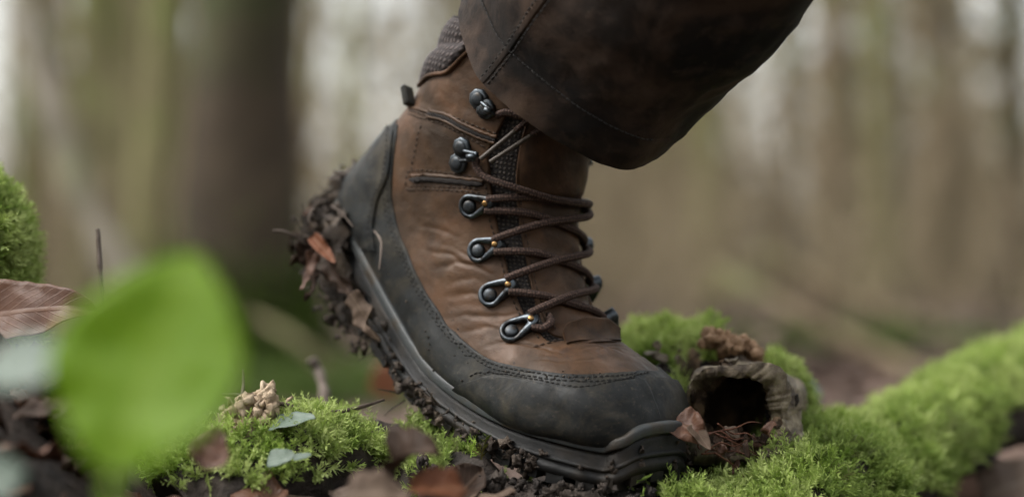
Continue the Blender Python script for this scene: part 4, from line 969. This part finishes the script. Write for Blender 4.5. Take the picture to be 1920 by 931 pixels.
twig([(592, 440, 1.05), (580, 412, 1.045), (584, 394, 1.045), (590, 392, 1.045)], [.0007, .0006, .0005], 'thin pale hooked twig rising from the heel mud', 'twig_pale')
twig([(622, 385, 1.06), (640, 398, 1.04), (662, 425, 1.03)], [.0006, .0006, .0004], 'fine stalk lying across the top of the heel mud')
twig([(702, 432, 1.03), (715, 455, 1.02), (711, 505, 1.015)], [.0006, .0007, .0004], 'straw coloured stalk stuck on the black heel', 'twig_pale')
twig([(182, 428, 1.02), (185, 450, 1.02), (187, 490, 1.02), (192, 540, 1.02), (202, 600, 1.02)], [.0011, .0015, .0011, .0011], 'upright bare twig with a knobbed tip beside the curled leaf', 'twig_pale')
twig([(584, 672, 1.18), (598, 700, 1.18), (608, 735, 1.17), (612, 790, 1.16)], [.0030, .0032, .0030], 'short pale broken twig standing behind the moss left of boot', 'twig_pale')
twig([(415, 738, .955), (470, 742, .955), (530, 756, .955), (590, 772, .96), (640, 770, .97), (690, 758, .98), (720, 748, .99)], [.0008, .0012, .0014, .0011, .0008], 'long thin dark twig lying across the moss left of boot')
twig([(455, 692, .99), (456, 720, .99), (452, 748, .985)], [.0005, .0009, .0012], 'tiny upright sprout beside the pale rotten wood', 'twig_pale')
# pale rotten wood chunk
M['palewood'] = simple('pale_rotten_wood', (.50, .36, .22), (.95, .76, .54), 120, .85, .8, .003, 220)
CH = thing('rotten_wood', P(465, 820, .97), 'crumbled pale rotten wood chunk beside the moss left of boot', 'wood')
for k in range(75):
    px = rng.uniform(398, 545); top = 730 + abs(px - 488) * .55; py = rng.uniform(top + 8, top + 75); c = P(px, py, .955 + rng.uniform(-.014, .014)); ax = nrmz(np.array([rng.normal(.30, .35), rng.normal(-.1, .3), 1.0]))
    L_ = rng.uniform(.010, .024); r_ = rng.uniform(.0014, .0042); mb = MB(); q = np.array([c + ax * L_ * (x - .5) + rng.normal(0, .0010, 3) for x in np.linspace(0, 1, 12)])
    V, F, uv = tube(q, r_ * np.array([.3, .75, 1, 1, .8, .95, .7, .9, .6, .7, .4, .12]), 8); V = V + (fbm(V, 330, 3, 700 + k) * .0018)[:, None] * nrmz(V - c)
    mb.add(V, F, uv); obj('splinter', mb.mesh('splinter'), M['palewood'], CH)
# dead leaf heap in the foreground
kinds = ['leaf_brown', 'leaf_dark', 'leaf_dark', 'leaf_grey', 'leaf_tan', 'leaf_dark', 'leaf_brown']
words = {'leaf_brown': 'reddish brown dead leaf lying in the blurred litter in front', 'leaf_dark': 'dark wet dead leaf lying in the blurred litter in front', 'leaf_grey': 'grey weathered dead leaf lying in the blurred litter in front', 'leaf_tan': 'pale tan dead leaf lying in the blurred litter in front'}
lm = [leaf_mesh(.055, .03, rng.uniform(-.8, .8), rng.uniform(.1, .6), rng.uniform(.1, .35), 40 + k, rng.uniform(.45, .75), rng.uniform(.6, .9), 0, 16, 9) for k in range(10)]
lmm = {}
for k in range(120):
    px = rng.uniform(-60, 1000) if k < 85 else rng.uniform(-60, 330); d = rng.uniform(.72, .90) if k < 85 else rng.uniform(.85, 1.02); x = (px - 960) / FPX * d
    z0 = float(ground_z(x, d)) + rng.uniform(.002, .016); kd = kinds[k % 7]; key = (k % 10, kd)
    if key not in lmm: me = lm[k % 10].copy(); me.materials.append(M[kd]); lmm[key] = me
    o = bpy.data.objects.new('dead_leaf', lmm[key]); COL.objects.link(o); o['label'] = words[kd]; o['category'] = 'leaf'; o['group'] = 'dead leaves in the foreground litter, ' + kd[5:]
    an = rng.uniform(0, 6.28); orient(o, (x, d, z0), (math.cos(an), math.sin(an), rng.normal(.05, .25)), (rng.normal(0, .35), rng.normal(-.25, .35), 1)); s = rng.uniform(.45, .95); o.scale = (s, s, s)
leaf('dead_leaf', P(735, 880, .82), P(828, 845, .80), (-.1, -.7, .7), .030, M['leaf_dark'], 'folded dark brown dead leaf in front of the boot sole, largest of the litter', curl=-.9, fold=.6, wave=.2, seed=21)
leaf('dead_leaf', P(760, 915, .80), P(880, 915, .80), (0, -.6, .8), .022, M['leaf_orange'], 'rusty orange brown dead leaf at the bottom edge below the boot sole', curl=-.5, fold=.3, wave=.2, seed=22)
leaf('dead_leaf', P(640, 925, .78), P(770, 925, .77), (0, -.7, .7), .022, M['leaf_grey'], 'greyish pink dead leaf at the bottom edge left of the boot', curl=.3, fold=.2, wave=.2, seed=23)
leaf('dead_leaf', P(380, 880, .80), P(415, 800, .82), (.2, -.9, .3), .018, M['leaf_brown'], 'upright brown dead leaf just right of the green leaf stalk', curl=.4, fold=.4, wave=.2, seed=24)
leaf('dead_leaf', P(1835, 930, 1.2), P(1990, 880, 1.2), (-.2, -.6, .8), .050, M['leaf_tan'], 'broad tan dead leaf under the mossy log at bottom right', curl=-.3, fold=.15, wave=.1, seed=25)
# ------------------------------------------------------------------ woodland behind
M['trunk_olive'] = simple('olive_bark', (0.284, 0.255, 0.113), (0.567, 0.519, 0.246), 9, .9, .8, .02, 30, c3=(0.378, 0.416, 0.133), s3=2.5)
M['trunk_brown'] = simple('brown_bark', (0.185, 0.138, 0.080), (0.43, 0.325, 0.195), 9, .9, .8, .02, 30, c3=(0.322, 0.322, 0.141), s3=2.0)
M['trunk_dark'] = simple('dark_bark', (0.059, 0.042, 0.025), (0.147, 0.106, 0.063), 10, .9, .8, .02, 30, c3=(0.087, 0.106, 0.031), s3=2.2)
M['trunk_pale'] = simple('pale_bark', (0.454, 0.398, 0.302), (0.794, 0.708, 0.567), 9, .9, .6, .01, 30, c3=(0.511, 0.511, 0.302), s3=3)
def tree_mesh(seed, r, H, lean=(0, 0), kinks=.15, nbr=16, low=1.6):
    q = np.random.default_rng(seed); n = 16; zz = np.linspace(-.15, H, n)
    path = np.stack([lean[0] * zz + kinks * np.cumsum(q.normal(0, .3, n)) * .5, lean[1] * zz + kinks * np.cumsum(q.normal(0, .3, n)) * .5, zz], 1); path[:, :2] -= path[1, :2]
    rad = r * (1 - .75 * zz / H) * (1 + .55 * np.exp(-np.maximum(zz, 0) / .22)); path = spline(path, 44); rad = np.interp(np.linspace(0, 1, 44), np.linspace(0, 1, n), rad)
    tk = MB(); tk.add(*tube(path, rad, 14, True, 4.0 / max(r * 6, .3), seed)); cr = MB()
    def br(p0, d, L, rr, dep):
        m = 7; pts = [p0]
        for _ in range(m): d = nrmz(d + q.normal(0, .16, 3) + np.array([0, 0, .06])); pts.append(pts[-1] + d * L / m)
        pts = np.array(pts); cr.add(*tube(pts, np.linspace(rr, rr * .3, m + 1), 5 if dep < 2 else 4, False))
        if dep < 3:
            for _ in range(4 if dep < 2 else 3):
                i = q.integers(2, m + 1); br(pts[i], nrmz(d + q.normal(0, .55, 3)), L * q.uniform(.4, .65), rr * .5, dep + 1)
    for k in range(nbr):
        t = q.uniform(low / H, .98); i = int(t * 43); an = q.uniform(0, 6.28); br(path[i], nrmz(np.array([math.cos(an), math.sin(an), q.uniform(.3, 1.0)])), (1.1 - t) * H * q.uniform(.22, .42), max(rad[i] * .45, .008), 1)
    return tk.mesh('trunk'), cr.mesh('crown')
def put_tree(ms, loc, mat_, label, group=None, rz=0.0, s=1.0):
    t = thing('tree', loc, label, 'tree', group); t.rotation_euler = (0, 0, rz); t.scale = (s, s, s)
    for nm, me in zip(('trunk', 'crown'), ms):
        key = me.name + mat_
        if key not in TM: c = me.copy(); c.materials.append(M[mat_]); TM[key] = c
        o = bpy.data.objects.new(nm, TM[key]); COL.objects.link(o); o.parent = t
    return t
TM = {}
def gpos(px, d): x = (px - 960) / FPX * d; return (x, d, float(ground_z(x, d)))
big = tree_mesh(1, .155, 15, (.004, .01), .04, 16, 4.0)
BT = put_tree(big, gpos(458, 5.2), 'trunk_dark', 'thick dark brown tree trunk behind the green leaf, mossy at its foot')
M['low_moss'] = m_moss('trunk_moss', [(0, (.05, .09, .012)), (.5, (.12, .20, .03)), (1, (.22, .32, .06))])
# moss skirt at the foot of the big trunk
gp = gpos(458, 5.2); pts = []; nr = []
for _ in range(2600):
    an = rng.uniform(-3.3, .2); h = abs(rng.normal(0, .13)); r_ = .16 * (1 + .55 * math.exp(-h / .22)) ; pts.append((gp[0] + math.cos(an) * r_ + (rng.normal(0, .10) if h < .06 else 0), gp[1] + math.sin(an) * r_, gp[2] + h)); nr.append((math.cos(an), math.sin(an), .3))
moss('moss', np.array(pts), np.array(nr), None, M['low_moss'], (.03, .06), .5, .5, 12); mo = bpy.data.objects[-1] if False else COL.objects[-1]
mo['label'] = 'green moss and low plants at the foot of the dark tree'; mo['category'] = 'moss'
var = [tree_mesh(20 + k, .085, 12, (rng.normal(0, .03), rng.normal(0, .03)), .12, 12, 4.0) for k in range(7)]
thin = [tree_mesh(40 + k, .035, 7, (rng.normal(0, .06), rng.normal(0, .05)), .14, 9, 1.6) for k in range(6)]
spec = [(165, 9.0, 1.15, 'trunk_olive', 'olive trunk left of the thick dark tree, widest of the left background'), (290, 8.0, .95, 'trunk_olive', 'slim olive trunk just left of the thick dark tree'),
        (105, 12, 1.0, 'trunk_brown', 'brown trunk in the left background above the curled leaf'), (335, 12, 1.2, 'trunk_olive', 'olive trunk touching the left side of the thick dark tree'), (225, 10.5, 1.2, 'trunk_olive', 'olive trunk between two others in the left background'),
        (1330, 11, 1.1, 'trunk_olive', 'olive trunk in the background just right of the trouser leg'), (1560, 9.5, 1.0, 'trunk_brown', 'brown trunk in the middle of the right background'), (1650, 12, 1.3, 'trunk_olive', 'olive trunk right of the middle of the right background'), (1760, 13, 1.4, 'trunk_brown', 'broad brown trunk in the right background'), (1905, 10, 1.0, 'trunk_dark', 'dark trunk at the right edge of the picture'), (45, 9, .7, 'trunk_olive', 'thin olive trunk near the left edge above the mossy stump'), (1470, 15, 1.1, 'trunk_brown', 'brown trunk among the bright gaps right of the trouser leg')]
for k, (px, d, s, m_, lb) in enumerate(spec): put_tree(var[k % 7], gpos(px, d), m_, lb, None, k * 1.3, s)
def gap(px): return .06 if (575 < px < 800 or px < 70) else (.25 if (1340 < px < 1580 or px > 1850) else 1.0)
k = 0
while k < 62:
    px = rng.uniform(-150, 2070); d = rng.uniform(9, 42)
    if rng.random() > gap(px): continue
    k += 1; th_ = rng.random() < .6
    put_tree((thin if th_ else var)[k % (6 if th_ else 7)], gpos(px, d), ('trunk_olive', 'trunk_brown', 'trunk_brown', 'trunk_olive', 'trunk_pale')[k % 5], 'bare thin tree in the blurred woodland background', 'bare trees of the blurred background', rng.uniform(0, 6.28), rng.uniform(.8, 1.5))
# leaning branches
def branch(pts, r, m, label):
    q = spline(np.array([P(*a) for a in pts]), 24); mb = MB(); mb.add(*tube(q, np.linspace(r[0], r[1], 24), 10, True, 8, 3)); single('leaning_branch', mb.mesh('leaning_branch'), M[m], label, 'branch')
branch([(262, 560, 5.0), (205, 470, 5.0), (150, 350, 5.0), (95, 200, 5.0), (30, -40, 5.0)], (.045, .030), 'trunk_pale', 'pale branch leaning left in the background above the curled leaf')
branch([(1340, 500, 5.5), (1500, 590, 5.2), (1680, 680, 5.0), (1900, 790, 4.6)], (.018, .026), 'trunk_brown', 'long slim fallen branch sloping down to the right, lower one')
branch([(1420, 470, 7.0), (1600, 560, 6.8), (1800, 640, 6.5), (1990, 720, 6.2)], (.03, .035), 'trunk_brown', 'brown fallen branch sloping down to the right, upper one')
#branch([(1290, 640, 6.0), (1330, 520, 6.0), (1350, 400, 6.2), (1390, 250, 6.4)], (.05, .03), 'trunk_pale', 'pale slanting branch just right of the boot in the background')
branch([(640, 720, 4.2), (560, 640, 4.2), (470, 590, 4.3)], (.016, .01), 'trunk_brown', 'slim fallen branch low behind the heel of the boot')
# undergrowth: nobody could count it
M['brush'] = simple('dry_brush', (.29, .225, .13), (.62, .50, .32), 5, .9, 0)
M['brush_far'] = simple('far_stems', (.30, .26, .165), (.58, .51, .345), 2, .9, 0)
def stems(name, n, d0, d1, h0, h1, r0, r1, m, label, seed, lean=.35, near_gap=True, k=4, tw=2):
    q = np.random.default_rng(seed); mb = MB(); c = 0
    while c < n:
        px = q.uniform(-250, 2170); d = math.sqrt(q.uniform(d0 * d0, d1 * d1))
        if near_gap and q.random() > gap(px): continue
        c += 1; b = np.array(gpos(px, d)); h = q.uniform(h0, h1) * (1 if q.random() < .7 else .5); dr = np.array([q.normal(0, lean), q.normal(0, lean), 1.0]); bd = q.normal(0, .25, 3) * h
        p = spline(np.array([b, b + dr * h * .5 + bd * .3, b + dr * h + bd]), 7); r = q.uniform(r0, r1); V, F, uv = tube(p, np.linspace(r, r * .35, 7), k, False); mb.add(V, F, uv)
        for _ in range(tw):
            i = q.integers(2, 6); d2 = nrmz(dr + q.normal(0, .6, 3)) * h * q.uniform(.25, .5); V, F, uv = tube(spline(np.array([p[i], p[i] + d2 * .5 + q.normal(0, .04, 3), p[i] + d2]), 4), np.linspace(r * .55, r * .2, 4), 3, False); mb.add(V, F, uv)
    o = obj(name, mb.mesh(name), m, None, kind='stuff'); o['label'] = label; o['category'] = name.replace('_', ' '); return o
stems('undergrowth', 1700, 6, 22, .4, 1.6, .004, .013, M['brush'], 'brown tangle of dry undergrowth stems in the blurred background', 71)
stems('distant_wood', 260, 26, 75, 5, 15, .03, .11, M['brush_far'], 'far-off bare wood of thin grey brown stems', 72, .06, True, 5, 2)
# withered leaves clinging to far branches: bright sky shows in small holes between them
def withered(name, n, d0, d1, z1, seed, label, size=(.07, .16)):
    q = np.random.default_rng(seed); nc = n // 36; px = q.uniform(-250, 2170, nc * 4); px = px[[q.random() < min(1, .05 + gap(a) * 1.3) for a in px]][:nc]; d = q.uniform(d0, d1, len(px)); x = (px - 960) / FPX * d
    zc = ground_z(x, d) + .2 + (z1) * q.random(len(px)) ** 1.5; c = np.repeat(np.stack([x, d, zc], 1), 36, 0); c = c + q.normal(0, 1, c.shape) * np.repeat(q.uniform(.2, .6, len(px)), 36)[:, None]; m = len(c)
    a = nrmz(q.normal(0, 1, (m, 3))); b = nrmz(np.cross(a, q.normal(0, 1, (m, 3)))); s = q.uniform(size[0], size[1], m)[:, None]
    V = np.stack([c - a * s, c - b * s * .5 + a * s * .1, c + a * s, c + b * s * .5], 1).reshape(-1, 3)
    o = obj(name, mesh(name, V, np.arange(m * 4).reshape(m, 4), None, False, np.repeat(q.random(m), 4)), M['withered'], None, kind='stuff'); o['label'] = label; o['category'] = 'leaves'
mt, t, b = newmat('withered_leaves'); at = N(t, 'ShaderNodeAttribute'); at.attribute_name = 'tint'
t.links.new(ramp(t, at.outputs['Fac'], [(.0, (.13, .105, .05)), (.5, (.30, .24, .115)), (1, (.52, .40, .22))]).outputs[0], b.inputs['Base Color']); b.inputs['Roughness'].default_value = .8; M['withered'] = mt
withered('withered_leaves', 11000, 15, 34, 5.0, 74, 'withered brown leaves clinging to the far branches')
# wood carried on out of view: unseen stems added to block low sky light
q = np.random.default_rng(75); mb = MB()
for _ in range(330):
    an = q.uniform(.42, 2 * math.pi - .42); d = math.sqrt(q.uniform(25, 500)); x, y = math.sin(an) * d, math.cos(an) * d; h = q.uniform(5, 12); r = q.uniform(.05, .2)
    p = spline(np.array([(x, y, -.1), (x + q.normal(0, .2), y + q.normal(0, .2), h * .5), (x + q.normal(0, .5), y + q.normal(0, .5), h)]), 7); mb.add(*tube(p, np.linspace(r, r * .4, 7), 6, False))
    for _ in range(7):
        i = q.integers(1, 6); e = nrmz(q.normal(0, 1, 3) + np.array([0, 0, .3])) * q.uniform(.8, 2.5); mb.add(*tube(np.array([p[i], p[i] + e * .5 + q.normal(0, .1, 3), p[i] + e]), np.array([.4, .25, .1]) * r, 4, False))
o = obj('sky_blocker_stems', mb.mesh('sky_blocker_stems'), M['trunk_brown'], None, kind='stuff'); o['label'] = 'unseen bare stems added round the view to block low sky light'; o['category'] = 'wood'
# leaf litter further off
q = np.random.default_rng(73); V = []; F = []; T = []
n = 9000; px = q.uniform(-200, 2120, n); d = np.exp(q.uniform(math.log(1.5), math.log(14), n)); x = (px - 960) / FPX * d; z0 = ground_z(x, d)
s = q.uniform(.02, .045, n) * (1 + d * .05); an = q.uniform(0, 6.28, n); ux = np.stack([np.cos(an), np.sin(an), q.normal(0, .3, n)], 1); uy = np.stack([-np.sin(an), np.cos(an), q.normal(0, .3, n)], 1) * .6
c = np.stack([x, d, z0 + .012], 1); lift_ = np.stack([0 * x, 0 * x, q.uniform(.005, .02, n)], 1)
Vq = np.stack([c - ux * s[:, None], c - uy * s[:, None] + lift_, c + ux * s[:, None] + lift_ * .5, c + uy * s[:, None] + lift_], 1).reshape(-1, 3)
mt, t, b = newmat('litter_leaves'); at = N(t, 'ShaderNodeAttribute'); at.attribute_name = 'tint'
t.links.new(ramp(t, at.outputs['Fac'], [(.0, (.08, .05, .035)), (.4, (.21, .13, .095)), (.75, (.34, .22, .165)), (1, (.48, .35, .28))]).outputs[0], b.inputs['Base Color']); b.inputs['Roughness'].default_value = .7
o = obj('leaf_litter', mesh('leaf_litter', Vq, np.arange(n * 4).reshape(n, 4), None, False, np.repeat(q.random(n), 4)), mt, None, kind='stuff'); o['label'] = 'brown leaf litter covering the woodland floor'; o['category'] = 'leaf litter'
# green patches of low plants on the floor
M['low_green'] = m_moss('low_green_plants', [(0, (.04, .075, .012)), (.5, (.10, .17, .03)), (1, (.19, .28, .06))])
def patch(px, d, n, sx_, label, seed):
    q = np.random.default_rng(seed); x0, y0, _ = gpos(px, d); x = x0 + q.normal(0, sx_, n); y = y0 + q.normal(0, sx_, n); p = np.stack([x, y, ground_z(x, y)], 1); moss('low_plants', p, np.tile([0, 0, 1.0], (n, 1)), None, M['low_green'], (.04, .11), .3, .6, seed); o = COL.objects[-1]; o['label'] = label; o['category'] = 'plants'
patch(600, 4.2, 900, .22, 'low green plants blurred behind the heel of the boot', 81)
patch(1640, 6.2, 500, .25, 'low green plants on the floor in the right background', 82)
